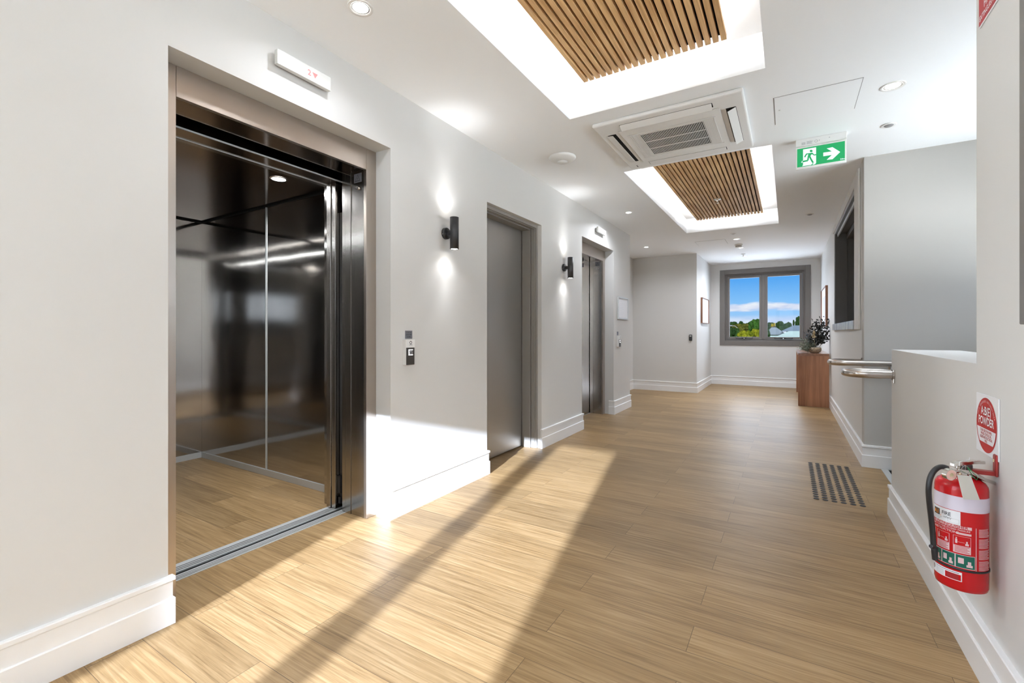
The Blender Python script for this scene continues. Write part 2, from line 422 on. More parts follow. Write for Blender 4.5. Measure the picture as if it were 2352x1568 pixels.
# ceiling with two coffers
COF = [(-1.295, -.11, -.113, 2.907), (-1.295, -.11, 4.12, 7.14)]
c = MB()
xs = sorted({-2.3, 2.8, -1.295, -.11}); ys = sorted({-4.35, 11.1, *[q for k in COF for q in k[2:]]})
for i in range(len(xs) - 1):
    for j in range(len(ys) - 1):
        xm, ym = (xs[i] + xs[i + 1]) / 2, (ys[j] + ys[j + 1]) / 2
        if any(k[0] < xm < k[1] and k[2] < ym < k[3] for k in COF): continue
        c.box(xs[i], xs[i + 1], ys[j], ys[j + 1], H, H + .08)
CT = 2.812
for k in COF:
    x0, x1, y0, y1 = k; t = .04
    c.box(x0 - t, x0, y0 - t, y1 + t, H + .0802, CT + .04, 1); c.box(x1, x1 + t, y0 - t, y1 + t, H + .0802, CT + .04, 1)
    c.box(x0, x1, y0 - t, y0, H + .0802, CT + .04, 1); c.box(x0, x1, y1, y1 + t, H + .0802, CT + .04, 1)
    c.box(x0, x1, y0, y1, CT, CT + .04, 1)
struct(c.build('ceiling', [M['ceil'], M['coffer']]), 'white plasterboard ceiling with two recessed light coffers', 'ceiling')

c2 = MB(); c2.box(-4.95, -2.3, .2, 11.1, H, H + .08); struct(c2.build('ceiling_core', M['ceil']), 'ceiling slab over the lifts and alcove', 'ceiling')
# stairs going down, charcoal carpet, pale nosing at the top
st = MB()
for i in range(4):
    st.box(.70 + .26 * i, .70 + .26 * (i + 1) + (.2 if i == 3 else 0), 3.621, 4.80, -2.2, -.004 - .17 * i)
struct(st.build('stair_flight', M['carpet']), 'dark carpeted stair flight dropping away behind the half wall', 'stairs')
struct(MB().box(.655, .70, 3.625, 4.80, -.19, .004).build('trim_3', M['alu']), 'pale metal nosing at the head of the stair', 'trim')
struct(MB().box(.68, 2.08, 2.0, 4.9, -2.35, -2.2).build('floor_stair', M['carpet']), 'dark floor at the foot of the stairwell', 'floor')

# dark servery room behind the hatch
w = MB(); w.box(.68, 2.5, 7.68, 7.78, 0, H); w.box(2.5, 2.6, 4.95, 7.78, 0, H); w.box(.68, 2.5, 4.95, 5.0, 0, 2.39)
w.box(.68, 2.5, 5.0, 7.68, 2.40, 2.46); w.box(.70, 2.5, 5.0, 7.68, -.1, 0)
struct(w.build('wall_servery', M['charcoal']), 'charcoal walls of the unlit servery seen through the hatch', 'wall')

# skirting boards: profile swept with mitred corners
SKP = [(0, 0), (.018, 0), (.018, .099), (.015, .103), (.0115, .103), (.0115, .163), (.010, .166), (.018, .169), (.018, .183), (.015, .186), (0, .186)]
def skirt(mb, path, side):
    """path of (x,y) on the wall face; side=+1: board stands to the left of the walking direction"""
    n = len(path); P = [Vector((p[0], p[1])) for p in path]; nor = []
    for i in range(n - 1):
        d = (P[i + 1] - P[i]).normalized(); nor.append(Vector((-d.y, d.x)) * side)
    rings = []
    for i in range(n):
        if i == 0: off = nor[0]
        elif i == n - 1: off = nor[-1]
        else:
            m = nor[i - 1] + nor[i]; off = m * (2. / m.dot(m)) if m.length > 1e-6 else nor[i]
        rings.append([(P[i].x + off.x * a, P[i].y + off.y * a, z) for a, z in SKP])
    k = len(SKP); vs = [p for r in rings for p in r]; fs = []
    for i in range(n - 1):
        for j in range(k - 1): fs.append((i * k + j, i * k + j + 1, (i + 1) * k + j + 1, (i + 1) * k + j))
    fs.append(tuple(range(k))); fs.append(tuple((n - 1) * k + j for j in range(k)))
    mb.add(vs, fs)
    return mb
jb = -2.12
sk = MB()
skirt(sk, [(XL, -4.06), (XL, L1[0]), (XL - .004, L1[0])], -1)
skirt(sk, [(-2.125, L1[1]), (XL, L1[1]), (XL, D2[0]), (XL - .004, D2[0])], -1)
skirt(sk, [(XL - .004, D2[1]), (XL, D2[1]), (XL, L3[0]), (XL - .004, L3[0])], -1)
skirt(sk, [(-2.125, L3[1]), (XL, L3[1]), (XL, 6.85), (-2.66, 6.85), (-2.66, 9.05), (-1.46, 9.05), (-1.46, Y1), (.52, Y1)], -1)
struct(sk.build('baseboard_left', M['skirt']), 'tall stepped white skirting along the lift wall', 'skirting')
sk = MB()
skirt(sk, [(.96, 4.82), (XR, 4.82), (XR, Y1 - .02)], 1)
struct(sk.build('baseboard_right_far', M['skirt']), 'white skirting under the servery hatch', 'skirting')
sk = MB()
skirt(sk, [(XR, -4.06), (XR, 3.621), (.655, 3.621)], 1)
struct(sk.build('baseboard_right', M['skirt']), 'white skirting along the half wall below the extinguisher', 'skirting')

# ------------------------------------------------------------------ windows
def window(name, W, Hh, label, number):
    """unit in local space: glass plane along x, room side is -y, origin at the centre of the sill opening"""
    g = MB(); t = .094; w2 = W / 2
    # casing (trim) on the room side
    g.box(-w2 - t, -w2, -.018, 0, -t, Hh + t); g.box(w2, w2 + t, -.018, 0, -t, Hh + t)
    g.box(-w2, w2, -.018, 0, -t, 0); g.box(-w2, w2, -.018, 0, Hh, Hh + t)
    # reveal lining
    g.box(-w2, -w2 + .012, 0, .06, 0, Hh); g.box(w2 - .012, w2, 0, .06, 0, Hh)
    g.box(-w2 + .012, w2 - .012, 0, .06, 0, .012); g.box(-w2 + .012, w2 - .012, 0, .06, Hh - .012, Hh)
    root = g.build(name, M['winframe'], None, (0, 0, 0), .003)
    struct(root, label, 'window')
    f = MB(); y0, y1 = .055, .125
    f.box(-w2, -w2 + .045, y0, y1, 0, Hh); f.box(w2 - .045, w2, y0, y1, 0, Hh)
    f.box(-w2 + .045, w2 - .045, y0, y1, 0, .04); f.box(-w2 + .045, w2 - .045, y0, y1, Hh - .045, Hh)
    f.box(-.028, .028, y0 - .012, y1, .04, Hh - .045)
    fo = f.build('window_frame', M['winframe'], root, bevel=.003)
    for s in (-1, 1):
        a, b = sorted((s * .030, s * (w2 - .047)))
        q = MB(); k = .046; ya, yb = .045, .095
        q.box(a, a + k, ya, yb, .042, Hh - .047); q.box(b - k, b, ya, yb, .042, Hh - .047)
        q.box(a + k, b - k, ya, yb, .042, .042 + k); q.box(a + k, b - k, ya, yb, Hh - .047 - k, Hh - .047)
        so = q.build('sash', M['winframe'], root, bevel=.003)
        MB().box(a + k, b - k, .068, .074, .042 + k, Hh - .047 - k).build('glass_pane', M['glass'], so)
        m = (a + b) / 2; h = MB()
        h.box(m - .16, m + .16, .030, .0445, .045, .060); h.box(m - .05, m + .05, .014, .0295, .050, .072); h.cyl((m, .004, .060), .009, .012, 12, 1, 'Y')
        h.box(m - .165, m - .150, .030, .0445, .0605, .075); h.box(m + .150, m + .165, .030, .0445, .0605, .075)
        h.build('window_winder', [M['black'], M['chrome']], so)
    return root
win = window('window_1', 1.472, 1.44, 'far window of two awning panes looking over trees and roofs', 1)
win.location = ((WIN[0] + WIN[1]) / 2, Y1, WIN[2])
wb = window('window_2', 1.472, 1.44, 'two pane window behind the viewpoint that lets the sun in', 2)
wb.location = ((WIN[0] + WIN[1]) / 2, Y0, WIN[2]); wb.rotation_euler = (0, 0, PI)
ws = window('window_3', .552, 1.14, 'window on the right wall opposite the open lift', 3)
ws.location = (XR, (WR[0] + WR[1]) / 2, WR[2]); ws.rotation_euler = (0, 0, -PI / 2)

w5 = window('window_5', 2.0, .80, 'stairwell window above the lower flight', 5)
w5.location = (1.95, (WS[0] + WS[1]) / 2, WS[2]); w5.rotation_euler = (0, 0, -PI / 2)
wl = window('added_fill_window', 2.64, 2.14, 'wide unseen window added in the lift wall behind the viewpoint for fill light', 4)  # invented window, lets sky light onto the right wall and ceiling
wl.location = (XL, (WL[0] + WL[1]) / 2, WL[2]); wl.rotation_euler = (0, 0, PI / 2)
# hatch lining and stone counter
h = MB(); y0, y1, z0, z1 = HATCH; t = .055
h.box(XR - .016, XR, y0 - .012, y0 + .0, z0, z1, 0)
h.box(XR - .016, XR, y0 - .35, y0 - .30, z0 - .0, z1 + .0, 0)
h = MB()
h.box(XR - .018, XR - .001, y0 - .30, y0 - .005, z0, z1 + .09, 0)           # broad painted casing, near side
h.box(XR - .018, XR - .001, y0 - .005, y1 + .03, z1, z1 + .09, 0)           # casing over the head
struct(h.build('trim_1', M['wall'], bevel=.004), 'painted casing around the servery hatch', 'trim')
h = MB(); h.box(XR + .007, .69, y0, y0 + .012, 1.243, z1, 1); h.box(XR + .007, .69, y1 - .012, y1, 1.243, z1, 1); h.box(XR + .007, .69, y0 + .012, y1 - .012, z1 - .014, z1, 1)
h.box(XR - .004, XR + .006, y0, y0 + .012, 1.243, z1); h.box(XR - .004, XR + .006, y1 - .012, y1, 1.243, z1); h.box(XR - .004, XR + .006, y0 + .012, y1 - .012, z1 - .014, z1)
h.box(XR + .03, XR + .045, y0 + .012, y1 - .012, z1 - .05, z1 - .014); 
struct(h.build('trim_2', [M['alu'], M['charcoal']], bevel=.001), 'thin aluminium edge lining the servery hatch', 'trim')
tag(MB().box(XR - .028, 1.1, y0 + .001, y1 - .001, z0 + .001, 1.242).build('servery_counter', M['marble'], None, (XR, 6.5, z0), .003), 'pale marble counter slab in the servery hatch', 'counter')

# ------------------------------------------------------------------ lifts
def lift_entrance(Y0_, Y1_, zt, label, open_):
    t = thing('elevator_entrance', (-2.195, (Y0_ + Y1_) / 2, 0), label, 'lift entrance')
    a, b = Y0_ + .001, Y1_ - .001; oa, ob = Y0_ + .078, Y1_ - .077; zo = 2.114
    X0, X1 = -2.1995, -2.183
    MB().box(X0 - .006, X1, a, oa, .001, zt - .001).build('jamb', M['arch'], t, bevel=.001)
    MB().box(X0 - .006, X1, ob, b, .001, zt - .001).build('jamb', M['arch'], t, bevel=.001)
    MB().box(X0 - .006, X1, oa + .001, ob - .001, zo, zt - .001).build('head_panel', M['archy'], t, bevel=.001)
    r = MB(); r.box(-2.322, -2.206, ob + .003, ob + .02, .001, zo + .006); r.box(-2.374, -2.324, ob + .0, ob + .02, .001, zo + .006); r.box(-2.224, -2.206, ob, ob + .0025, .001, zo + .006)
    rp = r.build('return_panel', M['steel'], t)
    r = MB(); r.box(-2.374, -2.206, oa - .02, oa - .003, .001, zo + .006); r.build('return_panel', M['steel'], t)
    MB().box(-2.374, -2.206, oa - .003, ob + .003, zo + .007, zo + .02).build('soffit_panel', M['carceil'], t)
    s = MB(); s.box(-2.436, -2.379, oa - .02, ob + .02, -.03, .0); s.box(-2.3785, -2.374, oa - .02, ob + .02, -.03, .0025)
    for x in (-2.392, -2.405, -2.42): s.box(x - .002, x + .002, oa - .02, ob + .02, .0002, .0008, 1)
    s.build('landing_sill', [M['alu'], M['aludark']], t)
    # warning sticker and key switch on the far return
    ys = ob + .0022
    k = MB(); k.box(-2.295, -2.228, ys - .0012, ys + .0005, 2.050, 2.105, 0)
    def tri(cx, cz, sz, inner): return [(cx - sz, ys - inner, cz - sz * .62), (cx + sz, ys - inner, cz - sz * .62), (cx, ys - inner, cz + sz * 1.02)]
    k.add(tri(-2.2615, 2.073, .0245, .0017), [(0, 1, 2)], 1); k.add(tri(-2.2615, 2.0735, .0195, .0020), [(0, 1, 2)], 0)
    for q in ([(-2.259, 2.086), (-2.266, 2.073), (-2.262, 2.073)], [(-2.258, 2.076), (-2.262, 2.073), (-2.2585, 2.063)]):
        k.add([(x, ys - .0023, z) for x, z in q], [(0, 1, 2)], 1)
    tag(k.build('warning_sticker', [M['plaque'], M['ink']], rp), 'grey sticker with a black voltage triangle')
    k = MB(); k.cyl((-2.262, ys - .006, 2.016), .012, .0065, 20, 0, 'Y'); k.box(-2.264, -2.260, ys - .0075, ys - .006, 2.008, 2.024, 1)
    k.build('key_switch', [M['chrome'], M['ink']], rp)
    # landing door leaves
    lb = MB(); zd = 2.112
    if open_:
        MB().box(-2.409, -2.380, ob + .004, ob + .50, .004, 2.2).build('door_panel', M['steel'], t, bevel=.001)
        MB().box(-2.440, -2.412, ob + .04, ob + .54, .004, 2.2).build('door_panel', M['steel'], t, bevel=.001)
    else:
        m = (oa + ob) / 2 + .12
        MB().box(-2.409, -2.381, m, ob + .06, .004, 2.2).build('door_panel', M['carwall'], t, bevel=.002)
        MB().box(-2.441, -2.413, oa - .06, m + .03, .004, 2.2).build('door_panel', M['carwall'], t, bevel=.002)
    return t, oa, ob
e1, oa, ob = lift_entrance(*L1, 'near steel lift entrance standing open to its car', True)
lift_entrance(*L3, 'far steel lift entrance with its doors shut', False)

car = thing('elevator_car', (-3.5, 1.41, 0), 'open lift car with dark mirror steel walls and oak plank floor', 'lift car')
MB().box(-4.536, -2.5545, .751, 2.067, -.03, 0).build('car_floor', M['floor'], car)
s = MB(); s.box(-2.554, -2.466, .90, 2.0, -.03, .0)
for x in (-2.480, -2.497, -2.515): s.box(x - .003, x + .003, .90, 2.0, .0002, .0008, 1)
s.build('car_sill', [M['alu'], M['aludark']], car)
MB().box(-2.465, -2.437, .90, 2.0, -.10, -.006).build('sill_gap_shade', M['blackmat'], car)  # black filler standing in for the dark of the open gap
ZC = 2.127
MB().box(-4.557, -4.537, .73, 2.09, -.03, ZC + .03).build('rear_panel', M['carwall'], car)
MB().box(-4.536, -3.524, 2.068, 2.09, -.03, ZC + .03).build('side_panel', M['carwall'], car)
MB().box(-3.520, -2.62, 2.068, 2.09, -.03, ZC + .03).build('side_panel', M['carwall'], car)
MB().box(-4.536, -2.62, .73, .75, -.03, ZC + .03).build('side_panel', M['carwall'], car)
MB().box(-3.529, -3.515, 2.063, 2.0675, .05, ZC - .012).build('joint_strip', M['alu'], car)
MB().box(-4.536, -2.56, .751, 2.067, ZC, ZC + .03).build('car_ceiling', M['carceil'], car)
MB().box(-4.536, -2.56, 2.060, 2.0675, ZC - .012, ZC - .001).build('shadow_gap', M['blackmat'], car)
MB().box(-4.536, -4.528, .751, 2.060, ZC - .012, ZC - .001).build('shadow_gap', M['blackmat'], car)
k = MB(); k.box(-4.5365, -4.530, .751, 2.067, .001, .05); k.box(-4.529, -2.62, 2.061, 2.0675, .001, .05); k.box(-4.529, -2.62, .751, .757, .001, .05)
k.build('kick_strip', M['alu'], car)
k = MB(); k.box(-2.62, -2.56, 1.93, 2.09, -.03, ZC + .03); k.box(-2.62, -2.56, .73, .88, -.03, ZC + .03)
k.build('front_return', M['carwall'], car)
k = MB(); k.box(-2.449, -2.446, .90, 1.99, 2.089, 2.097); k.box(-2.5615, -2.5605, .90, 1.93, 2.0835, 2.0875); k.build('header_edge', M['alu'], car)
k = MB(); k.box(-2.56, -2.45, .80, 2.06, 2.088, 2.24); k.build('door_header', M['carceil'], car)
k = MB(); k.box(-2.60, -2.562, .88, 1.93, 2.083, ZC - .001); k.build('header_trim', M['steel'], car)
MB().box(-2.511, -2.474, ob + .003, ob + .50, .004, 2.085).build('car_door_panel', M['steel'], car, bevel=.001)
MB().box(-2.552, -2.514, ob - .003, ob + .44, .004, 2.085).build('car_door_panel', M['steel'], car, bevel=.001)
k = MB(); k.box(-2.470, -2.445, ob + .035, ob + .06, .03, 1.9); k.box(-2.472, -2.452, ob + .02, ob + .034, .10, .21); k.box(-2.468, -2.45, ob + .02, ob + .03, .035, .075)
k.build('door_gear', M['black'], car)
k = MB(); k.disc((-2.83, 1.743, ZC - .0035), .042, 28, 0); k.lathe([(.042, ZC - .004), (.052, ZC - .002), (.053, ZC - .0005)], (-2.83, 1.743, 0), 28, 1)
cl = k.build('ceiling_light', [M['carlens'], M['chrome']], car); 
k = MB(); k.box(-4.50, -2.66, .7575, .766, ZC - .075, ZC - .068); k.build('led_strip', M['carled'], car)
area((-2.83, 1.743, ZC - .008), 13., .08, (.97, .99, 1.0), 170, car)

# service door in its pressed metal frame
d = MB(); ya, yb, zt = D2
def jamb_set(mb, x0, x1, off):
    mb.box(x0, x1, ya + .001, ya + off, .001, zt - .001); mb.box(x0, x1, yb - off, yb - .001, .001, zt - .001); mb.box(x0, x1, ya + off, yb - off, zt - off, zt - .001)
jamb_set(d, -2.118, -2.098, .028); jamb_set(d, -2.156, -2.1185, .033); jamb_set(d, -2.1625, -2.1565, .024); jamb_set(d, -2.255, -2.163, .040); jamb_set(d, -2.30, -2.2555, .030)
dd = struct(d.build('door_1', M['greyframe'], None, (-2.2, (ya + yb) / 2, 0), .0015), 'plain grey metal service door set between the two lifts', 'door')
MB().box(-2.298, -2.258, ya + .034, yb - .034, .012, zt - .034).build('door_leaf', M['greydoor'], dd, bevel=.002)
MB().box(-2.33, -2.302, ya, yb, 0, zt).build('door_backing', M['blackmat'], dd)

# ------------------------------------------------------------------ things on the left wall
def floor_display(ya, yb, z0, z1, label, lit, group):
    t = thing('floor_indicator', (XL, (ya + yb) / 2, z0), label, 'lift display', group)
    MB().box(XL + .001, XL + .020, ya + .012, yb - .012, z0 + .010, z1 - .010).build('backplate', M['grey'], t)
    MB().box(XL + .0205, XL + .044, ya, yb, z0, z1).build('housing', M['dispface'], t, bevel=.001)
    if lit:
        k = MB(); ym = (ya + yb) / 2 + .02; zm = (z0 + z1) / 2
        put_text(k, '2', .038, lambda x, y: (XL + .0446, ym + x, zm + y), 0)
        k.add([(XL + .0446, ym + .016, zm + .012), (XL + .0446, ym + .046, zm + .012), (XL + .0446, ym + .031, zm - .014)], [(0, 1, 2)], 0)
        k.build('digit_readout', M['digit'], t)
    return t
floor_display(1.235, 1.522, 2.372, 2.440, 'slim lift display reading 2 with a down arrow, over the open lift', True, 'lift floor displays')
floor_display(5.385, 5.665, 2.378, 2.442, 'small blank lift display over the far closed lift', False, 'lift floor displays')

SCX = XL + .083
def sconce(y, label):
    t = thing('wall_sconce', (XL, y, 1.72), label, 'wall light', 'up and down wall lights')
    zc = 1.815
    MB().lathe([(0, .001), (.040, .001), (.040, .020), (.036, .024), (0, .024)], (XL, y, zc + .006), 28, 0, 'X').build('backplate', M['black'], t)
    MB().box(XL + .0245, SCX - .028, y - .012, y + .012, zc - .012, zc + .018).build('arm', M['black'], t)
    lbody = MB().lathe([(.0245, -.1085), (.0245, -.1100), (.0305, -.1100), (.0305, .1100), (.0245, .1100), (.0245, .1085)], (SCX, y, zc), 32, 0).build('lamp_body', M['black'], t)
    for sg in (-1, 1): MB().disc((SCX, y, zc + sg * .1075), .0240, 24).build('lamp_lens', M['sconcelens'], lbody)
    for sgn, cone, pw in ((-1, 128, .40), (1, 128, .40), (-1, 52, .85), (1, 52, .85)):
        ld = bpy.data.lights.new('sconce_beam', 'SPOT'); ld.energy = SCONCE_W * pw; ld.spot_size = math.radians(cone); ld.spot_blend = 1.
        ld.color = (.97, .98, 1.0); ld.shadow_soft_size = .012
        lo = bpy.data.objects.new('sconce_beam', ld); COL.objects.link(lo); lo.parent = t
        lo.location = Vector((SCX, y, zc + sgn * .118)) - Vector(t.location)
        lo.rotation_euler = (PI if sgn > 0 else 0, 0, 0)
    k = MB(); k.cyl((XL + .012, y - .0405, zc - .004), .003, .002, 10, 0, 'Y'); k.build('fixing_screw', M['chrome'], t)
SCONCE_W = 3.
sconce(2.487, 'black up and down wall light between open lift and service door')
sconce(4.452, 'black up and down wall light between service door and far lift')

def call_panel(yc, zt, label, full):
    t = thing('lift_call_panel', (XL, yc, .925), label, 'call button', 'lift call panels')
    y0, y1 = yc - .037, yc + .037
    MB().box(XL - .0002, XL + .0295, y0 + .004, y1 - .004, .926, 1.084).build('wall_box', M['whitegrey'], t)
    bpl = MB().box(XL + .030, XL + .036, y0 + .003, y1 - .003, .927, 1.034).build('button_plate', M['panelface'], t, bevel=.001)
    u = MB(); u.box(XL + .030, XL + .0365, y0, y1, 1.035, 1.085, 0)
    u.lathe([(.0065, .0367), (.0105, .0367)], (XL, yc, 1.066), 24, 1, 'X')
    u.box(XL + .0366, XL + .0369, yc - .014, yc + .014, 1.050, 1.0525, 1)
    u.build('reader_plate', [M['white'], M['ink']], t)
    b = MB(); zb = 1.005; r = .018; xx = XL + .0362
    for (a, bb, c0, d0) in ((-r, r, r - .004, r), (-r, r, -r, -r + .004), (-r, -r + .004, -r, r)): b.box(xx, xx + .0012, yc + a, yc + bb, zb + c0, zb + d0, 0)
    b.box(xx, xx + .0008, yc - r + .005, yc + r - .002, zb - r + .005, zb + r - .005, 2)
    for sg in (-1, 1): b.obox((xx + .0012, yc + sg * .005, zb - .001), (.0004, 0, 0), (0, .0062, .0075 * sg), (0, -.0014 * sg, .0012), 1)
    b.build('call_button', [M['btnlit'], M['ink'], M['grey']], bpl)
call_panel(2.110, 1.085, 'lift call button panel beside the open lift', True)
call_panel(6.268, 1.085, 'lift call button panel beside the far lift, under the notice frame', False)
def plaque(yc, z0, label):
    k = MB(); k.box(XL + .0003, XL + .003, yc - .031, yc + .031, z0, z0 + .051, 0)
    for i, s in enumerate(('DO NOT USE', 'LIFTS IF THERE', 'IS A FIRE')):
        put_text(k, s, .0125, lambda x, y, i=i: (XL + .0033, yc + x, z0 + .040 - .0145 * i + y), 1, sx=.62)
    tag(k.build('warning_plaque', [M['plaque'], M['ink']], None, (XL, yc, z0)), label, 'sign', 'lift fire warning plaques')
plaque(2.128, 1.090, 'small grey fire warning plaque above the near call panel')
plaque(6.262, 1.090, 'small grey fire warning plaque above the far call panel')

# framed notice in snap frame
def picture(name, loc, W, Hh, nor, fw, dep, mats, label, cat, art=None, split=False):
    """nor = +1: hangs on a wall facing +x, -1: facing -x; loc = centre of the back"""
    x, y, z = loc; t = thing(name, (x, y, z - Hh / 2), label, cat)
    X = lambda d: x + nor * d
    def bx(mb, d0, d1, *r, mi=0): a, b = sorted((X(d0), X(d1))); mb.box(a, b, *r, mi)
    f = MB()
    bx(f, .001, dep, y - W / 2, y - W / 2 + fw, z - Hh / 2, z + Hh / 2); bx(f, .001, dep, y + W / 2 - fw, y + W / 2, z - Hh / 2, z + Hh / 2)
    bx(f, .001, dep, y - W / 2 + fw, y + W / 2 - fw, z - Hh / 2, z - Hh / 2 + fw); bx(f, .001, dep, y - W / 2 + fw, y + W / 2 - fw, z + Hh / 2 - fw, z + Hh / 2)
    f.build('frame', mats[0], t, bevel=.0015)
    p = MB(); bx(p, .002, dep * .55, y - W / 2 + fw, y + W / 2 - fw, z - Hh / 2 + fw, z + Hh / 2 - fw)
    p.build('sheet' if art is None else 'mount', mats[1], t)
    if art:
        q = MB(); bx(q, dep * .56, dep * .57, y - W * art[0], y + W * art[0], z - Hh * art[1], z + Hh * art[1]); q.build('print', mats[2], t)
    return t
n = picture('notice_frame', (XL, 6.482, 1.478), .47, .322, 1, .022, .018, (M['alu'], M['paper']), 'silver snap frame with a white notice beside the far lift', 'notice frame')
q = MB()
for i in range(9): q.box(XL + .0101, XL + .0103, 6.33, 6.33 + .10 + .18 * random.random(), 1.36 + .026 * i, 1.3615 + .026 * i)
q.build('faint_print', M['papertxt'], n)
picture('framed_picture', (-1.46, 9.935, 1.562), .86, .50, 1, .010, .034, (M['frame'], M['paper'], M['papertxt']), 'timber framed picture on the side wall left of the window', 'picture', (.30, .27))
picture('framed_picture', (XR, 9.50, 1.56), 1.18, .66, -1, .010, .034, (M['frame'], M['paper'], M['papertxt']), 'timber framed picture on the right wall behind the dried flowers', 'picture', (.30, .27))
cr = thing('card_reader', (-1.53, 9.05, 1.02), 'small black card reader on the alcove wall', 'card reader')
p = at_y(1586.6, 775.3, 9.05)
MB().box(p.x - .028, p.x + .028, 9.020, 9.0502, p.z - .058, p.z + .058).build('housing', M['black'], cr, bevel=.012, seg=3)
MB().box(p.x - .016, p.x + .016, 9.0185, 9.0198, p.z + .022, p.z + .040).build('indicator', M['whitegrey'], cr)
cr.location = (p.x, 9.05, p.z - .058)
for ch in cr.children: ch.location = -Vector(cr.location) + Vector((-1.53, 9.05, 1.02))

# ------------------------------------------------------------------ slatted ceiling panels in the coffers
def slats(x0, x1, y0, y1, label):
    t = thing('slatted_ceiling_panel', ((x0 + x1) / 2, (y0 + y1) / 2, 2.73), label, 'ceiling panel', 'oak slat panels')
    n = 21; pitch = (x1 - x0 + .013) / n; wd = pitch - .0135
    k = MB()
    for i in range(n): k.box(x0 + i * pitch, x0 + i * pitch + wd, y0, y1, 2.730, 2.757)
    k.build('slats', M['slat'], t, bevel=.001, seg=1)
    MB().box(x0 + .002, x1 - .002, y0 + .012, y1 - .012, 2.7575, 2.764).build('backing_board', M['backing'], t)
    k = MB(); z0, z1 = 2.781, 2.793; i = .045
    k.box(x0 + i, x0 + i + .004, y0 + i, y1 - i, z0, z1); k.box(x1 - i - .004, x1 - i, y0 + i, y1 - i, z0, z1)
    k.box(x0 + i + .004, x1 - i - .004, y0 + i, y0 + i + .004, z0, z1); k.box(x0 + i + .004, x1 - i - .004, y1 - i - .004, y1 - i, z0, z1)
    k.build('led_strip', M['led'], t)
    k = MB(); k.box(x0 + .06, x1 - .06, y0 + .06, y1 - .06, 2.7645, CT - .001); k.build('mounting_box', M['coffer'], t)
    return t
slats(-1.118, -.287, .06, 2.735, 'large oak slat panel in the near ceiling light coffer')
sp = slats(-1.118, -.287, 4.30, 6.965, 'oak slat panel in the far coffer with a sprinkler through it')

# ------------------------------------------------------------------ ceiling fittings
DL_W = 5.
def downlight(x, y, r, label, lens='lens', power=None):
    t = thing('downlight', (x, y, H), label, 'downlight', 'recessed ceiling downlights')
    MB().lathe([(r, -.0005), (r, -.003), (r * .97, -.0045), (r * .80, -.0035), (r * .74, -.001)], (x, y, H), 40).build('trim_ring', M['white'], t)
    k = MB(); k.lathe([(r * .74, -.0012), (r * .55, -.0009)], (x, y, H), 40, 1); k.disc((x, y, H - .0010), r * .72, 40, 0)
    k.build('lens', [M[lens], M['chrome']], t)
    p = DL_W if power is None else power
    if p: area((x, y, H - .006), p, r * 1.2, parent=t)
    return t
downlight(-1.663, 1.413, .056, 'bright downlight near the display over the open lift', power=1.5)
downlight(.536, 3.513, .062, 'large bright downlight above the half wall, right of the access panel', power=2)
downlight(-1.681, 5.542, .050, 'bright downlight close to the wall at the far lift')
downlight(-.698, 8.009, .062, 'wide downlight just beyond the far slat panel', 'lensdim', 6)
downlight(-.705, 8.874, .050, 'downlight just behind the smoke detector', 'lensdim', 6)
downlight(-.726, 9.900, .050, 'downlight nearest the far window', 'lensdim', 6)
downlight(-1.663, -1.9, .056, 'added unseen fill downlight behind the viewpoint, nearer the lift wall', power=4)  # this and the next two are unseen lamps added for ambient light
downlight(.1, -1.9, .056, 'added unseen fill downlight behind the viewpoint, nearer the right wall', power=14)
downlight(-.75, -3.2, .056, 'added unseen fill downlight behind the viewpoint, nearest the end window', power=8)
downlight(-2.1, 7.95, .050, 'downlight over the alcove beyond the far lift', 'lens', 2.5)

sp2 = thing('ceiling_speaker', (-1.627, 3.502, H), 'round domed white ceiling fitting between coffer and lift wall', 'ceiling fitting')
MB().lathe([(.112, -.0005), (.114, -.006), (.100, -.020), (.070, -.034), (.046, -.039), (0, -.040)], (-1.627, 3.502, H), 48).build('dome', M['white'], sp2)
MB().lathe([(.044, -.0400), (.042, -.046), (0, -.047)], (-1.627, 3.502, H), 36).build('centre_cap', M['white'], sp2)

def rose(x, y, r, label, mat):
    t = thing('ceiling_sensor', (x, y, H), label, 'ceiling fitting')
    MB().lathe([(r, -.0005), (r, -.004), (r * .9, -.006), (r * .62, -.005)], (x, y, H), 32).build('rim', M['white'], t)
    k = MB(); k.lathe([(r * .62, -.0048), (r * .45, -.011), (0, -.012)], (x, y, H), 28); k.build('core', mat, t)
rose(.611, 4.161, .046, 'small grey round sensor in the ceiling beyond the exit sign', M['grey'])
rose(.23, 6.798, .046, 'small grey round sensor right of the far slat panel', M['grey'])
rose(-.704, 7.54, .040, 'small white round sensor at the end of the far coffer', M['whitegrey'])

sd = thing('smoke_detector', (-.712, 8.50, H), 'white cylindrical smoke detector with a dark slotted band', 'smoke detector')
MB().lathe([(.062, -.0005), (.062, -.012), (.055, -.014), (.052, -.030)], (-.712, 8.50, H), 32).build('base', M['white'], sd)
MB().lathe([(.045, -.030), (.045, -.038)], (-.712, 8.50, H), 32).build('slot_band', M['black'], sd)
MB().lathe([(.050, -.038), (.050, -.046), (.042, -.054), (0, -.056)], (-.712, 8.50, H), 32).build('cap', M['white'], sd)

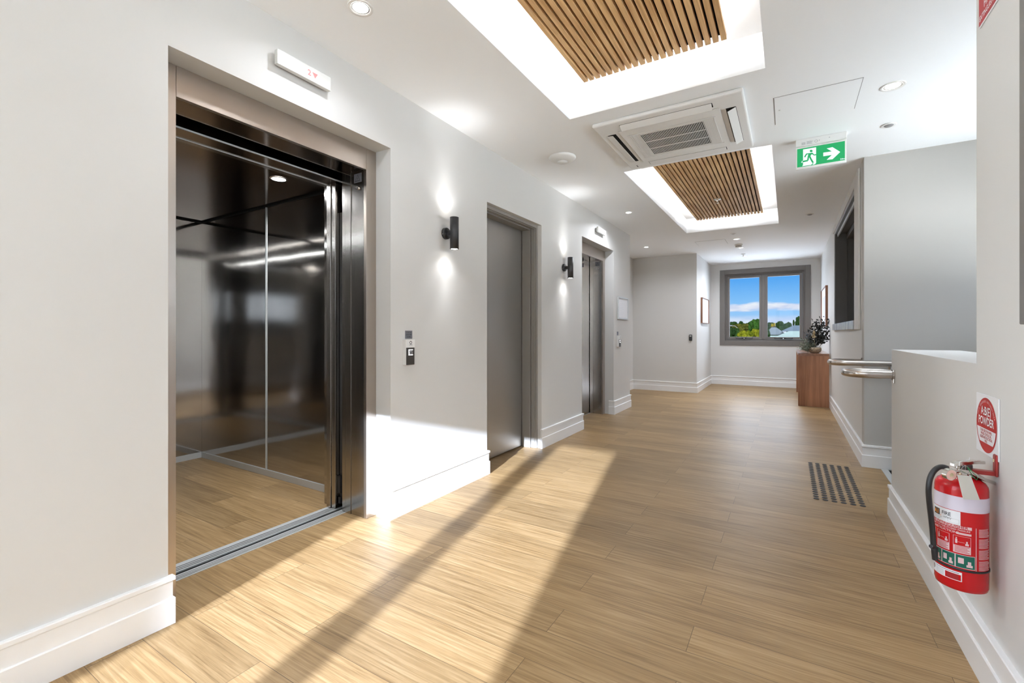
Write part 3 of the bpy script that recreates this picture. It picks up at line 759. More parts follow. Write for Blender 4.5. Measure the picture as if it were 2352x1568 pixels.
def sprinkler(x, y, z, label, rose_mat):
    t = thing('ceiling_sprinkler', (x, y, z), label, 'sprinkler')
    MB().lathe([(.040, -.0005), (.040, -.004), (.026, -.010), (.012, -.011)], (x, y, z), 28).build('escutcheon', rose_mat, t)
    MB().lathe([(.008, -.011), (.008, -.030), (.004, -.034)], (x, y, z), 16).build('body', M['chrome'], t)
    k = MB(); k.lathe([(.003, -.034), (.003, -.046), (.016, -.047), (.016, -.049), (0, -.050)], (x, y, z), 20); k.box(x - .011, x - .008, y - .002, y + .002, z - .046, z - .022); k.box(x + .008, x + .011, y - .002, y + .002, z - .046, z - .022)
    k.build('deflector', M['chrome'], t)
pz = at_d(1648, 457, 1.0); d_ = ray(1648, 457); k_ = (2.730 - EYE) / d_.z
sprinkler(d_.x * k_, d_.y * k_, 2.7295, 'chrome sprinkler head poking through the far slat panel', M['chrome'])
sprinkler(-.725, 9.585, H, 'pendent sprinkler head on the ceiling near the far window', M['whitegrey'])

def access_panel(x0, x1, y0, y1, label):
    t = thing('ceiling_access_panel', ((x0 + x1) / 2, (y0 + y1) / 2, H), label, 'access panel', 'flush ceiling access panels')
    g = .004
    MB().box(x0, x1, y0, y1, H - .0012, H - .0004).build('shadow_line', M['grey'], t)
    MB().box(x0 + g, x1 - g, y0 + g, y1 - g, H - .0030, H - .0014).build('hatch_lid', M['ceil'], t)
    MB().cyl((x0 + .03, (y0 + y1) / 2 - .02, H - .0042), .006, .0010, 16).build('latch', M['whitegrey'], t)
access_panel(-.080, .374, 3.305, 3.737, 'flush white ceiling access panel left of the large downlight')
access_panel(-1.305, -.856, 7.90, 8.33, 'faint flush access panel beyond the far slat panel')

# ceiling cassette air conditioner
ac = thing('ceiling_air_conditioner', (-.711, 3.532, H), 'square white four way cassette air conditioner between the coffers', 'air conditioner')
cx, cy = -.711, 3.532; hw = .480; zb = H - .030
MB().box(cx - hw, cx + hw, cy - hw, cy + hw, zb, H - .0005).build('panel', M['white'], ac, bevel=.012, seg=3)
gs_ = MB().box(cx - .335, cx + .335, cy - .335, cy + .335, zb - .008, zb - .0005).build('grille_surround', M['white'], ac, bevel=.006, seg=2)
zg = zb - .0085
MB().box(cx - .215, cx + .215, cy - .205, cy + .205, zg - .0008, zg).build('filter', M['blackmat'], gs_)
k = MB(); nb = 55
for i in range(nb):
    x = cx - .285 + .57 * i / (nb - 1); k.box(x - .0019, x + .0019, cy - .235, cy + .235, zg - .0025, zg - .001)
k.build('grille_bars', M['white'], gs_)
k = MB()
for y in (-.07, .07): k.box(cx - .215, cx + .215, cy + y - .004, cy + y + .004, zg - .0042, zg - .0028)
k.box(cx - .300, cx + .300, cy - .245, cy - .238, zg - .004, zg - .0002); k.box(cx - .300, cx + .300, cy + .238, cy + .245, zg - .004, zg - .0002)
k.build('grille_cross_bars', M['white'], gs_)
for (dx, dy) in ((0, -1), (0, 1), (-1, 0), (1, 0)):
    q = MB(); L_, W_ = .30, .030; c0 = Vector((cx + dx * .395, cy + dy * .395, zb - .0006))
    al = Vector((abs(dy), abs(dx), 0)); ac_ = Vector((dx, dy, 0))
    q.obox(c0, al * L_, ac_ * W_, Vector((0, 0, .0004)))
    slot = q.build('air_slot', M['blackmat'], ac)
    out, dz, lift_ = {(0, -1): (.006, -.013, .011), (0, 1): (0, -.002, 0), (-1, 0): (.016, -.005, .003), (1, 0): (.004, -.012, .010)}[(dx, dy)]
    q = MB(); c1 = c0 + ac_ * out + Vector((0, 0, dz)); tilt = ac_ * (.024 if dy < 1 else .0315) + Vector((0, 0, lift_))
    q.obox(c1, al * (L_ - .004), tilt, Vector((0, 0, .0015)) - ac_ * .0004)
    q.build('louvre_flap', M['white'], ac, bevel=.001, seg=1)
q = MB(); q.obox((cx - .41, cy + .42, zb - .0006), (.004, 0, 0), (0, .020, 0), (0, 0, .0005)); q.build('receiver_window', M['black'], ac)

# exit sign
ex = thing('exit_sign', (.208, 4.15, 2.383), 'green running man exit sign with an arrow, hung from the ceiling', 'exit sign')
MB().box(.049, .367, 4.125, 4.185, 2.553, H - .0005).build('housing', M['white'], ex, bevel=.003)
MB().box(.049, .367, 4.145, 4.165, 2.383, 2.5525).build('diffuser', M['white'], ex, bevel=.002)
X0, X1, Z0, Z1 = .059, .357, 2.400, 2.541
def ep(px, py, dy):
    a = (px - 440) / 1555.; top = 770 - 280 * a; bot = 1365 - 265 * a; b = (py - top) / (bot - top)
    return (X0 + a * (X1 - X0), 4.1445 - dy, Z1 - b * (Z1 - Z0))
k = MB(); k.add([(X0, 4.1443, Z0), (X1, 4.1443, Z0), (X1, 4.1443, Z1), (X0, 4.1443, Z1)], [(0, 1, 2, 3)], 0)
face_ = tag(k.build('sign_face', M['exitgreen'], ex), 'green lit face')
k = MB()
def poly(pts, dy, mi): k.add([ep(x, y, dy) for x, y in pts], [tuple(range(len(pts)))], mi)
poly([(640, 775), (1072, 697), (1072, 1205), (1040, 1245), (610, 1315), (640, 1280)], .0006, 0)
poly([(1310, 870), (1585, 825), (1420, 735), (1605, 690), (1850, 842), (1605, 1078), (1420, 1098), (1588, 938), (1310, 985)], .0006, 0)
poly([(575, 1205), (600, 1150), (640, 1130), (640, 1195)], .0006, 0)
def stroke(pts, wd, mi, dy):
    for i in range(len(pts) - 1):
        (xa, ya_), (xb, yb_) = pts[i], pts[i + 1]; dx, dz = xb - xa, yb_ - ya_; l = math.hypot(dx, dz); nx, nz = -dz / l * wd / 2, dx / l * wd / 2
        poly([(xa + nx, ya_ + nz), (xb + nx, yb_ + nz), (xb - nx, yb_ - nz), (xa - nx, ya_ - nz)], dy + i * .00002, mi)
poly([(910 + 50 * math.cos(a * PI / 9), 820 + 40 * math.sin(a * PI / 9)) for a in range(18)], .0012, 1)
poly([(740, 905), (950, 872), (985, 925), (915, 935), (880, 1000), (850, 1015), (790, 1050), (815, 930), (750, 940)], .0012, 1)
stroke([(760, 915), (730, 960), (690, 1025)], 44, 1, .0013)
stroke([(945, 890), (1000, 952), (1070, 935)], 38, 1, .0014)
stroke([(830, 950), (815, 1020), (800, 1130), (620, 1170)], 52, 1, .0015)
stroke([(850, 980), (900, 1080), (975, 1200)], 58, 1, .0017)
poly([(890, 1290), (960, 1215), (1000, 1200), (960, 1255), (950, 1285)], .0018, 1)
put_text(k, '24m', .016, lambda x, y: (X1 - .014 + x, 4.1432, Z0 + .011 + y), 0)
k.build('pictogram', [M['exitwhite'], M['exitgreen']], face_)
k = MB()
for i in range(5): k.box(.087, .112, 4.1242, 4.1246, 2.560 + .004 * i, 2.5615 + .004 * i)
for i in range(6): k.box(.120, .120 + .03 + .014 * random.random(), 4.1242, 4.1246, 2.560 + .004 * i, 2.5615 + .004 * i)
k.build('rating_print', M['grey'], ex)
MB().lathe([(.008, 0), (.010, 0)], (.180, 4.1244, 2.572), 20, 0, 'Y').build('approval_mark', M['grey'], ex)
MB().disc((.199, 4.1244, 2.575), .003, 12, 0, 'Y').build('indicator_dot', M['grey'], ex)
MB().disc((.262, 4.1244, 2.582), .003, 12, 0, 'Y').build('test_button', M['grey'], ex)

# ------------------------------------------------------------------ handrails at the stair head
def arc(cx_, cy_, z, r, a0, a1, n=14): return [(cx_ + r * math.cos(a0 + (a1 - a0) * i / n), cy_ + r * math.sin(a0 + (a1 - a0) * i / n), z) for i in range(n + 1)]
ZR = .874; R_ = .0255
hr = thing('handrail', (XR, 3.53, ZR), 'satin steel handrail hoop returning to the end of the half wall', 'handrail', 'stair handrails')
yn, yf = 3.535, 3.705; rr = (yf - yn) / 2; xe = .315 + rr
pts = [(XR - .004, yn, ZR), (.50, yn, ZR), (xe + .02, yn, ZR)] + arc(xe, (yn + yf) / 2, ZR, rr, -PI / 2, -3 * PI / 2) + [(.5, yf, ZR), (1.0, yf, ZR - .05), (1.8, yf, ZR - .55)]
MB().tube(pts, R_, 20).build('rail', M['satin'], hr)
k = MB(); k.lathe([(R_ + .006, -.012), (R_ + .006, -.0005)], (XR, yn, ZR), 24, 0, 'X')
k.box(XR - .009, XR - .0005, yn - .022, yn + .022, ZR - .050, ZR + .032); k.build('flange', M['satin'], hr, bevel=.002)
hr2 = thing('handrail', (XR, 4.75, ZR), 'satin steel handrail hoop wrapping the corner of the stair wall', 'handrail', 'stair handrails')
yn, yf = 4.735, 4.905; xe = .315 + rr
pts = [(1.8, yn, ZR - .55), (1.0, yn, ZR - .05), (.9, yn, ZR), (.5, yn, ZR), (xe + .02, yn, ZR)] + arc(xe, (yn + yf) / 2, ZR, rr, -PI / 2, -3 * PI / 2) + [(.45, yf, ZR), (XR - .004, yf, ZR)]
MB().tube(pts, R_, 20).build('rail', M['satin'], hr2)
k = MB(); k.lathe([(.038, -.008), (.038, -.0005)], (XR, yf, ZR), 24, 0, 'X'); k.build('flange', M['satin'], hr2)
k = MB(); k.tube([(.70, 4.735, ZR - .020), (.70, 4.735, ZR - .055), (.70, 4.76, ZR - .07), (.70, 4.8185, ZR - .07)], .007, 10); k.lathe([(.03, 4.813), (.03, 4.8195)], (.70, 0, ZR - .07), 20, 0, 'Y')
k.build('bracket', M['satin'], hr2)

# tactile studs at the head of the stairs: every stud a thing
tx0, ty0, tx1, ty1 = .163, 3.718, .415, 4.706
stud = None
for i in range(6):
    for j in range(20):
        x = tx0 + (tx1 - tx0) * i / 5; y = ty0 + (ty1 - ty0) * j / 19
        if stud is None:
            stud = MB().lathe([(.0175, 0.0002), (.0175, .0008), (.0125, .0050), (0, .0050)], (x, y, 0), 18, smooth=False).build('tactile_stud', M['tactile'], None, (x, y, 0))
            tag(stud, 'black tactile warning stud on the plank floor at the stair head', 'tactile stud', 'tactile studs at the stair head')
            o = stud
        else:
            o = stud.copy(); COL.objects.link(o); o.location = (x, y, 0)

# ------------------------------------------------------------------ console, bowl and dried flowers
co = thing('console_table', (.333, 9.24, 0), 'walnut waterfall console table below the right hand picture', 'console table')
xa, xb, ya, yb, zt = .130, .524, 8.285, 10.20, .808
k = MB(); k.box(xa, xa + .14, ya, ya + .035, 0.001, zt - .0355, 0); k.box(xa + .1405, xb, ya, ya + .035, 0.001, zt - .0355, 1); k.build('end_panel', [M['walnut'], M['walnut2']], co, bevel=.001)
k = MB(); k.box(xa, xb, yb - .035, yb, 0.001, zt - .0355); k.build('end_panel', M['walnut'], co, bevel=.001)
MB().box(xa, xb, ya, yb, zt - .035, zt).build('top', M['walnuttop'], co, bevel=.001)
bx_, by_ = .352, 8.52
bo = thing('flower_bowl', (bx_, by_, zt), 'low beige speckled ceramic bowl on the console table', 'bowl')
MB().lathe([(.0, .0015), (.052, .0015), (.078, .020), (.090, .048), (.088, .072), (.080, .088), (.074, .088), (.080, .070), (.080, .048), (.06, .02), (0, .016)], (bx_, by_, zt), 40).build('bowl_body', M['bowl'], bo)
k = MB()
for (a, zz, s) in ((-2.2, .060, .010), (-2.0, .045, .012), (-1.7, .070, .008), (-1.35, .035, .007), (-1.1, .055, .006), (-2.5, .072, .009), (-.8, .06, .006)):
    r = .0905 if zz < .062 else .0890
    k.obox((bx_ + r * math.cos(a), by_ + r * math.sin(a), zt + zz), (-math.sin(a) * s, math.cos(a) * s, s * .4), (math.cos(a) * .0006, math.sin(a) * .0006, 0), (0, 0, s * .35))
k.build('glaze_marks', M['black'], bo)
R3 = random.Random(11)
def leaf(mb, p, d, l, wd, mi=0):
    d = Vector(d).normalized(); up = Vector((R3.uniform(-1, 1), R3.uniform(-1, 1), R3.uniform(-1, 1))); s = d.cross(up)
    if s.length < .05: s = d.cross(Vector((1, 0, 0)))
    s.normalize(); n = d.cross(s); p = Vector(p)
    mb.add([p, p + d * l * .3 + s * wd * .45 + n * wd * .1, p + d * l * .7 + s * wd * .45 + n * wd * .1, p + d * l, p + d * l * .7 - s * wd * .45 + n * wd * .1, p + d * l * .3 - s * wd * .45 + n * wd * .1], [(0, 1, 2, 3), (0, 3, 4, 5)], mi)
def spray(mb, root, tip, n, ll, wd, spread, bend=.05):
    root = Vector(root); tip = Vector(tip); d = tip - root; pts = []
    b = Vector((R3.uniform(-1, 1), R3.uniform(-1, 1), R3.uniform(-.4, .4))) * bend
    for i in range(8):
        f = i / 7; pts.append(root + d * f + b * math.sin(f * PI))
    mb.tube(pts, .0016, 5)
    for i in range(n):
        f = .30 + .70 * (i + R3.random()) / n; q = root + d * f + b * math.sin(f * PI)
        o = Vector((R3.uniform(-1, 1), R3.uniform(-1, 1), R3.uniform(-.6, .9))) * spread
        leaf(mb, q + o * .4, o + d.normalized() * .4 * spread, ll * R3.uniform(.7, 1.2), wd * R3.uniform(.7, 1.2))
rt = (bx_, by_, zt + .03)
k = MB()
for (dx, dy, dz) in ((.06, .03, .44), (.14, -.02, .56), (.10, .06, .50), (.02, -.02, .47), (-.04, .02, .43), (.17, .0, .45), (.18, -.05, .34), (.12, -.06, .40), (.04, .07, .36), (.155, .02, .50), (-.02, -.05, .36), (.08, -.03, .52), (.16, .04, .27), (.0, .04, .50), (.11, .0, .22), (.13, -.05, .28)):
    spray(k, rt, (bx_ + dx, by_ + dy, zt + dz), 26, .042, .030, .055)
tag(k.build('eucalyptus_bunch', M['darkleaf'], None, (bx_, by_, zt + .03)), 'tall near black dried eucalyptus branches in the beige bowl', 'dried flowers')
k = MB()
for i in range(30):
    a = R3.uniform(0, 2 * PI); dx = -.10 + R3.uniform(-.135, .11); dy = R3.uniform(-.12, .06); dz = .17 + R3.uniform(-.10, .09) - .25 * abs(dx + .08)
    spray(k, rt, (bx_ + dx, by_ + dy, zt + dz), 22, .022, .016, .045, .02)
tag(k.build('silver_foliage_bunch', M['silverleaf'], None, (bx_, by_, zt + .03)), 'low silver green foliage spilling left out of the beige bowl', 'dried flowers')
k = MB()
for i in range(9): spray(k, rt, (bx_ - .09 + R3.uniform(-.05, .07), by_ + R3.uniform(-.03, .05), zt + R3.uniform(.27, .36)), 24, .020, .010, .035, .02)
tag(k.build('thistle_bunch', M['blueleaf'], None, (bx_, by_, zt + .03)), 'blue grey dried sprigs between silver foliage and dark branches', 'dried flowers')
k = MB(); spray(k, rt, (bx_ - .012, by_ - .085, zt + .335), 10, .01, .01, .02, .0)
for i in range(90):
    f = R3.uniform(.0, 1); q = Vector((bx_ - .012 + R3.uniform(-.020, .020) * (1.1 - f), by_ - .085 + R3.uniform(-.02, .02), zt + .235 + .105 * f)); leaf(k, q, (R3.uniform(-1, 1), R3.uniform(-1, 1), .6), .018, .013)
tag(k.build('cream_seed_head', M['cream'], None, (bx_, by_, zt + .03)), 'cream dried seed head in front of the dark branches', 'dried flowers')
lf = None
for i, (dx, dy) in enumerate(((.032, .04), (.045, .10), (.055, .03), (.070, .16), (.090, .05), (.100, .12), (.060, .24), (.120, .02), (.035, .19), (.085, .22), (.130, .17))):
    k = MB(); x, y = xa + dx, ya + .03 + dy * 1.2
    if lf is None:
        k.add([(x - .013, y, zt + .001), (x, y - .008, zt + .003), (x + .013, y + .002, zt + .001), (x, y + .009, zt + .003), (x, y, zt + .0008)], [(0, 1, 2, 3), (0, 1, 4), (1, 2, 4), (2, 3, 4), (3, 0, 4)])
        lf = k.build('fallen_leaf', M['darkleaf'], None, (x, y, zt)); o = lf
        tag(o, 'small dark dried leaf fallen on the console top beside the bowl', 'leaf', 'fallen leaves on the console')
    else:
        o = lf.copy(); COL.objects.link(o); o.location = (x, y, zt)
    o.rotation_euler = (0, 0, R3.uniform(0, 3))

# ------------------------------------------------------------------ signs on the right wall
def wall_r(d): return XR - d
ps = thing('extinguisher_class_sign', (XR, 2.03, .737), 'square white plate with a red disc reading A:B(E) POWDER', 'sign')
yA, yB, zA, zB = 1.935, 2.126, .738, .929
MB().box(XR - .0035, XR - .0005, yA, yB, zA, zB).build('plate', M['signwhite'], ps, bevel=.0012)
yc, zc, rd = (yA + yB) / 2 + .004, (zA + zB) / 2 - .001, .0875
k = MB(); n = 56
k.add([(XR - .0040, yc + rd * math.cos(2 * PI * i / n), zc + rd * math.sin(2 * PI * i / n)) for i in range(n)], [tuple(range(n))])
tag(k.build('disc', M['signred'], ps), 'red disc')
k = MB(); rw = rd * .92; top = zc - .012; bot = zc - rd * .66
pts = []
hy = lambda z: math.sqrt(max(0, rw * rw - (z - zc) ** 2))
zz = [top + (bot - top) * i / 10 for i in range(11)]
pts = [(XR - .0044, yc + hy(z), z) for z in zz] + [(XR - .0044, yc - hy(z), z) for z in reversed(zz)]
k.add(pts, [tuple(range(len(pts)))]); k.build('white_field', M['signwhite'], ps)
k = MB(); mp = lambda oy, oz, d=.0048: (lambda x, y: (XR - d, oy - x, oz + y))
put_text(k, 'A:B(E)', .038, mp(yc, zc + .043), 0, sx=.86); put_text(k, 'POWDER', .036, mp(yc, zc + .011), 0, sx=.86)
for i, s in enumerate(('TO BE USED FOR PAPER,', 'WOOD, TEXTILE, OIL,', 'LIQUID AND ELECTRICAL', 'FIRES')): put_text(k, s, .0118, mp(yc, zc - .0200 - .0108 * i), 1, sx=.78)
tx = 'THIS COLOURED EXTINGUISHER'
for i, ch in enumerate(tx):
    if ch == ' ': continue
    a = math.radians(158 - 136 * i / (len(tx) - 1)); r = rd * .865; ca, sa = math.cos(a), math.sin(a)
    put_text(k, ch, .0095, lambda x, y: (XR - .0048, yc - (r * ca + x * sa + y * ca), zc + r * sa - x * ca + y * sa), 2)
k.build('lettering', [M['signwhite'], M['signred'], M['pinkprint']], ps)

fs = thing('extinguisher_location_sign', (XR, 2.02, 2.137), 'red rectangular FIRE EXTINGUISHER sign high above the class plate', 'sign')
MB().box(XR - .0035, XR - .0005, 1.940, 2.100, 2.137, 2.377).build('plate', M['signwhite'], fs, bevel=.004)
MB().box(XR - .0044, XR - .0037, 1.946, 2.0985, 2.143, 2.371).build('red_field', M['signred'], fs)
k = MB(); put_text(k, 'EXTINGUISHER', .024, mp(2.022, 2.162, .0048), 0, sx=.86); put_text(k, 'FIRE', .034, mp(2.022, 2.192, .0048), 0)
k.box(XR - .0052, XR - .0046, 2.003, 2.041, 2.225, 2.315); k.box(XR - .0052, XR - .0046, 2.012, 2.032, 2.315, 2.332); k.box(XR - .0052, XR - .0046, 1.985, 2.026, 2.332, 2.340)
k.build('lettering', M['signwhite'], fs)

# ------------------------------------------------------------------ fire extinguisher
ax, ay, rE = .464, 1.955, .062
zbot, ztop = .338, .640
fe = thing('fire_extinguisher', (ax, ay, zbot), 'red powder fire extinguisher with black hose hanging under the round sign', 'fire extinguisher')
prof = [(0, .012), (.040, .010), (.054, .0), (.0595, .003), (rE, .012), (rE, .308), (.0605, .318), (.055, .328), (.044, .336), (.028, .342), (.018, .344), (.018, .348), (0, .348)]
cyl_ = MB().lathe([(r, z + zbot) for r, z in prof], (ax, ay, 0), 56).build('cylinder', M['red'], fe)
VA = math.atan2(-ay, -ax)
def cy_(delta, z, dr): a = VA + delta; return (ax + (rE + dr) * math.cos(a), ay + (rE + dr) * math.sin(a), z)
def patch(mb, d0, d1, z0, z1, dr, mi=0):
    n = max(2, int(abs(d1 - d0) / .09)); vs = []
    for i in range(n + 1):
        d = d0 + (d1 - d0) * i / n; vs += [cy_(d, z0, dr), cy_(d, z1, dr)]
    mb.add(vs, [(2 * i, 2 * i + 2, 2 * i + 3, 2 * i + 1) for i in range(n)], mi, True)
rad = math.radians
def ctext(mb, txt, size, d, z, dr, mi, sx=1., align='CENTER'): put_text(mb, txt, size, lambda x, y: cy_(d + x / rE, z + y, dr), mi, align, sx)
k = MB(); patch(k, -PI, PI, .584, .628, .0006); tag(k.build('white_band', M['band'], cyl_), 'pale lilac white band')
k = MB(); D = .0007
patch(k, rad(-88), rad(-1), .541, .5825, D, 0)                                   # white maker panel
patch(k, rad(-71), rad(-49), .556, .5755, D + .0004, 3); ctext(k, 'A1', .019, rad(-60), .565, D + .0008, 2, .9)
ctext(k, 'FIRE', .0150, rad(-32), .5675, D + .0004, 3, .9); ctext(k, '+', .008, rad(-46), .5565, D + .0004, 2); ctext(k, 'safety', .0095, rad(-29), .5565, D + .0004, 4, .95)
for i in range(4): patch(k, rad(-84), rad(-50 + 3 * i), .5435 + .0030 * i, .5445 + .0030 * i, D + .0004, 4)
patch(k, rad(-27), rad(-4), .5445, .5450, D + .0004, 4); patch(k, rad(-27), rad(-4), .5570, .5575, D + .0004, 4)
patch(k, rad(-27.4), rad(-27), .5445, .5575, D + .0004, 4); patch(k, rad(-4.4), rad(-4), .5445, .5575, D + .0004, 4)
patch(k, rad(-88), rad(22), .5315, .5405, D, 5); ctext(k, 'FIRE EXTINGUISHER', .0115, rad(-33), .536, D + .0004, 6, 1.0)
ctext(k, 'POWDER TYPE P2SB STORED PRESSURE', .0066, rad(-34), .5265, D + .0002, 5, .98)
ctext(k, 'INSTRUCTIONS', .0098, rad(-36), .518, D + .0002, 5, 1.0); patch(k, rad(-9), rad(21), .5140, .5200, D, 5)
for d0, d1 in ((-88, -66), (-58, -24), (-16, 20)):
    patch(k, rad(d0), rad(d1), .4575, .4800, D, 5)
    for z0, z1 in ((.5085, .5092),): patch(k, rad(d0), rad(d1), z0, z1, D, 5)
    patch(k, rad(d0), rad(d0 + .8), .480, .509, D, 5); patch(k, rad(d1 - .8), rad(d1), .480, .509, D, 5)
    w_ = d1 - d0
    patch(k, rad(d0 + w_ * .12), rad(d0 + w_ * .24), .486, .499, D, 5); patch(k, rad(d0 + w_ * .15), rad(d0 + w_ * .22), .500, .504, D, 5)
    patch(k, rad(d0 + w_ * .68), rad(d0 + w_ * .88), .483, .489, D, 5); patch(k, rad(d0 + w_ * .73), rad(d0 + w_ * .82), .489, .496, D, 5)
    patch(k, rad(d0 + w_ * .26), rad(d0 + w_ * .64), .4905, .4912, D, 5)
    for i in range(5): patch(k, rad(d0 + 3), rad(d1 - 3 - 4 * (i % 2)), .4605 + .0040 * i, .4620 + .0040 * i, D + .0004, 6)
patch(k, rad(-88), rad(29), .4130, .4535, D, 5)
for d0, d1 in ((-88, -77), (-74, -44), (-41.5, -13), (-10.5, 28)):
    patch(k, rad(d0), rad(d1), .4145, .4520, D + .0004, 1)
    w_ = d1 - d0
    patch(k, rad(d0 + w_ * .12), rad(d0 + w_ * .42), .427, .444, D + .0008, 5); patch(k, rad(d0 + w_ * .55), rad(d0 + w_ * .88), .419, .426, D + .0008, 5); patch(k, rad(d0 + w_ * .62), rad(d0 + w_ * .80), .426, .436, D + .0008, 5)
patch(k, rad(-84), rad(2), .3705, .3985, D, 0); patch(k, rad(-34), rad(0), .3725, .3905, D + .0004, 7)
for i in range(5): patch(k, rad(-62), rad(-37), .3735 + .0038 * i, .3748 + .0038 * i, D + .0004, 4)
patch(k, rad(-62), rad(-4), .3935, .3950, D + .0004, 3)
for i in range(4): patch(k, rad(-31), rad(-5), .3755 + .0038 * i, .3768 + .0038 * i, D + .0008, 3)
for r0, r1, mi in ((0, .0062, 3), (0, .0042, 0), (0, .0020, 6)):
    pts = [cy_(rad(-73) + r1 * math.cos(q * PI / 8) / rE, .386 + r1 * math.sin(q * PI / 8), D + .0004 + (.0062 - r1) * .08) for q in range(16)]; k.add(pts, [tuple(range(16))], mi)
patch(k, rad(30.5), rad(32), .411, .540, D, 5)
R4 = random.Random(3)
for i in range(34):
    z = .413 + i * .0037
    if i in (8, 17, 26): continue
    patch(k, rad(38), rad(74 - R4.uniform(0, 8)), z, z + .0016, D, 5)
k.build('label_print', [M['signwhite'], M['greenprint'], M['orange'], M['ink'], M['grey'], M['pinkprint'], M['signred'], M['red']], cyl_)
k = MB(); k.lathe([(rE + .0008, .4035), (rE + .0022, .4045), (rE + .0022, .4095), (rE + .0008, .4105)], (ax, ay, 0), 56); k.build('hose_strap', M['black'], fe)
E_ = lambda u, v, d=1.40: at_d(u, v, d)
# valve, gauge, levers
k = MB(); k.cyl((ax, ay, .687), .014, .030, 20); k.cyl((ax, ay, .6865), .019, .010, 6); k.build('valve', M['chrome'], fe)
pv = Vector((ax, ay, .712))
vd = Vector((-_s, _c, 0)); rg = Vector((_c, _s, 0)); UPV = Vector((0, 0, 1))
g0 = at_d(2185.5, 1090.5, 1.355); k = MB()
def ring(c, r, h, mi, n=28):
    vs = [c + (rg * math.cos(2 * PI * i / n) + UPV * math.sin(2 * PI * i / n)) * r + vd * hh for hh in (0, h) for i in range(n)]
    k.add(vs, [(i, (i + 1) % n, n + (i + 1) % n, n + i) for i in range(n)], mi, True); k.add(vs[:n], [tuple(range(n))], mi)
ring(g0, .0165, .014, 0); ring(g0 - vd * .0006, .0145, .0005, 1); ring(g0 - vd * .001, .006, .0003, 2)
k.tube([g0 + vd * .012, at_d(2205, 1080, 1.40), pv], .006, 8, 0)
tag(k.build('pressure_gauge', [M['chrome'], M['gaugeface'], M['cream']], fe), 'round gauge with a pale pink dial')
def lever(pts, wds, th, mi=0):
    P = [Vector(p) for p in pts]; vs = []
    sd_ = vd
    for i, p in enumerate(P):
        for a in (-1, 1):
            for b in (-1, 1): vs.append(p + sd_ * wds[i] * a + UPV * th * b)
    n = len(P); fs_ = []
    for i in range(n - 1):
        a, b = 4 * i, 4 * i + 4; fs_ += [(a, a + 1, b + 1, b), (a + 2, a + 3, b + 3, b + 2), (a, a + 2, b + 2, b), (a + 1, a + 3, b + 3, b + 1)]
    fs_ += [(0, 1, 3, 2), (4 * n - 4, 4 * n - 3, 4 * n - 1, 4 * n - 2)]
    k.add(vs, fs_, mi)
k = MB(); lever([at_d(2187, 1067, 1.41), at_d(2200, 1063, 1.41), at_d(2240, 1060, 1.43), at_d(2258, 1061, 1.44)], (.008, .010, .010, .008), .0050)
k.build('squeeze_lever', M['chrome'], fe, bevel=.0015)
k = MB(); lever([at_d(2195, 1079, 1.40), at_d(2225, 1083, 1.40), at_d(2255, 1099, 1.405), at_d(2283, 1109, 1.41)], (.010, .012, .012, .009), .0055)
k.build('carry_handle', M['chrome'], fe, bevel=.0015)
k = MB(); k.obox(at_d(2218, 1074, 1.425), rg * .016, vd * .008, UPV * .012); k.build('valve_block', M['aludark'], fe, bevel=.003)
hp = [(2182, 1077, 1.40), (2170, 1072, 1.40), (2157, 1073, 1.40), (2145, 1083, 1.40), (2137, 1100, 1.40), (2134, 1125, 1.40), (2136, 1155, 1.41), (2140, 1190, 1.42), (2143.5, 1225, 1.43), (2146, 1262, 1.43)]
HP = [at_d(p[0] - 1.2, p[1], p[2]) for p in hp]; sm_ = []
for i in range(len(HP) - 1):
    p0, p1, p2, p3 = HP[max(i - 1, 0)], HP[i], HP[i + 1], HP[min(i + 2, len(HP) - 1)]
    for q in range(5):
        t = q / 5; sm_.append(.5 * ((2 * p1) + (p2 - p0) * t + (2 * p0 - 5 * p1 + 4 * p2 - p3) * t * t + (3 * p1 - p0 - 3 * p2 + p3) * t ** 3))
sm_.append(HP[-1])
k = MB(); k.tube(sm_, .0073, 14); k.build('hose', M['black'], fe)
k = MB(); k.tube([at_d(2192, 1080, 1.40), at_d(2184, 1078, 1.40), at_d(2174, 1074.5, 1.40)], .0090, 12); k.build('hose_ferrule', M['chrome'], fe)
k = MB(); k.tube([at_d(2146, 1255, 1.43), at_d(2147.5, 1285, 1.43)], [.0092, .0070], 12); k.tube([at_d(2138, 1254, 1.425), at_d(2147, 1258, 1.43)], .006, 8); k.build('nozzle', M['black'], fe)
k = MB()
tp = [at_d(2199, 1090, 1.345), at_d(2230, 1093, 1.345), at_d(2251, 1148.5, 1.345), at_d(2213, 1146, 1.345)]
k.add([p for p in tp] + [p + vd * .0012 for p in tp], [(0, 1, 2, 3), (7, 6, 5, 4), (0, 4, 5, 1), (1, 5, 6, 2), (2, 6, 7, 3), (3, 7, 4, 0)], 0)
k.build('service_tag', M['tag'], fe)
k = MB(); c0 = at_d(2217, 1079, 1.37)
k.tube([c0 + rg * .012 * math.cos(q * PI / 9) + UPV * .012 * math.sin(q * PI / 9) for q in range(18)], .0007, 6, 1)
k.tube([at_d(2222, 1072, 1.36), at_d(2232, 1082, 1.355), at_d(2242, 1092, 1.36), at_d(2246, 1097, 1.38), at_d(2243, 1102, 1.37), at_d(2234, 1094, 1.365), at_d(2222, 1072, 1.37)], .0010, 6, 0)
k.tube([at_d(2203, 1069, 1.38), at_d(2204, 1060, 1.39), at_d(2212, 1058, 1.42), at_d(2226, 1056, 1.42), at_d(2227, 1050, 1.42)], .0008, 6, 2)
tag(k.build('safety_ties', [M['tie'], M['grey'], M['signwhite']], fe), 'green and clear safety ties and pin ring')
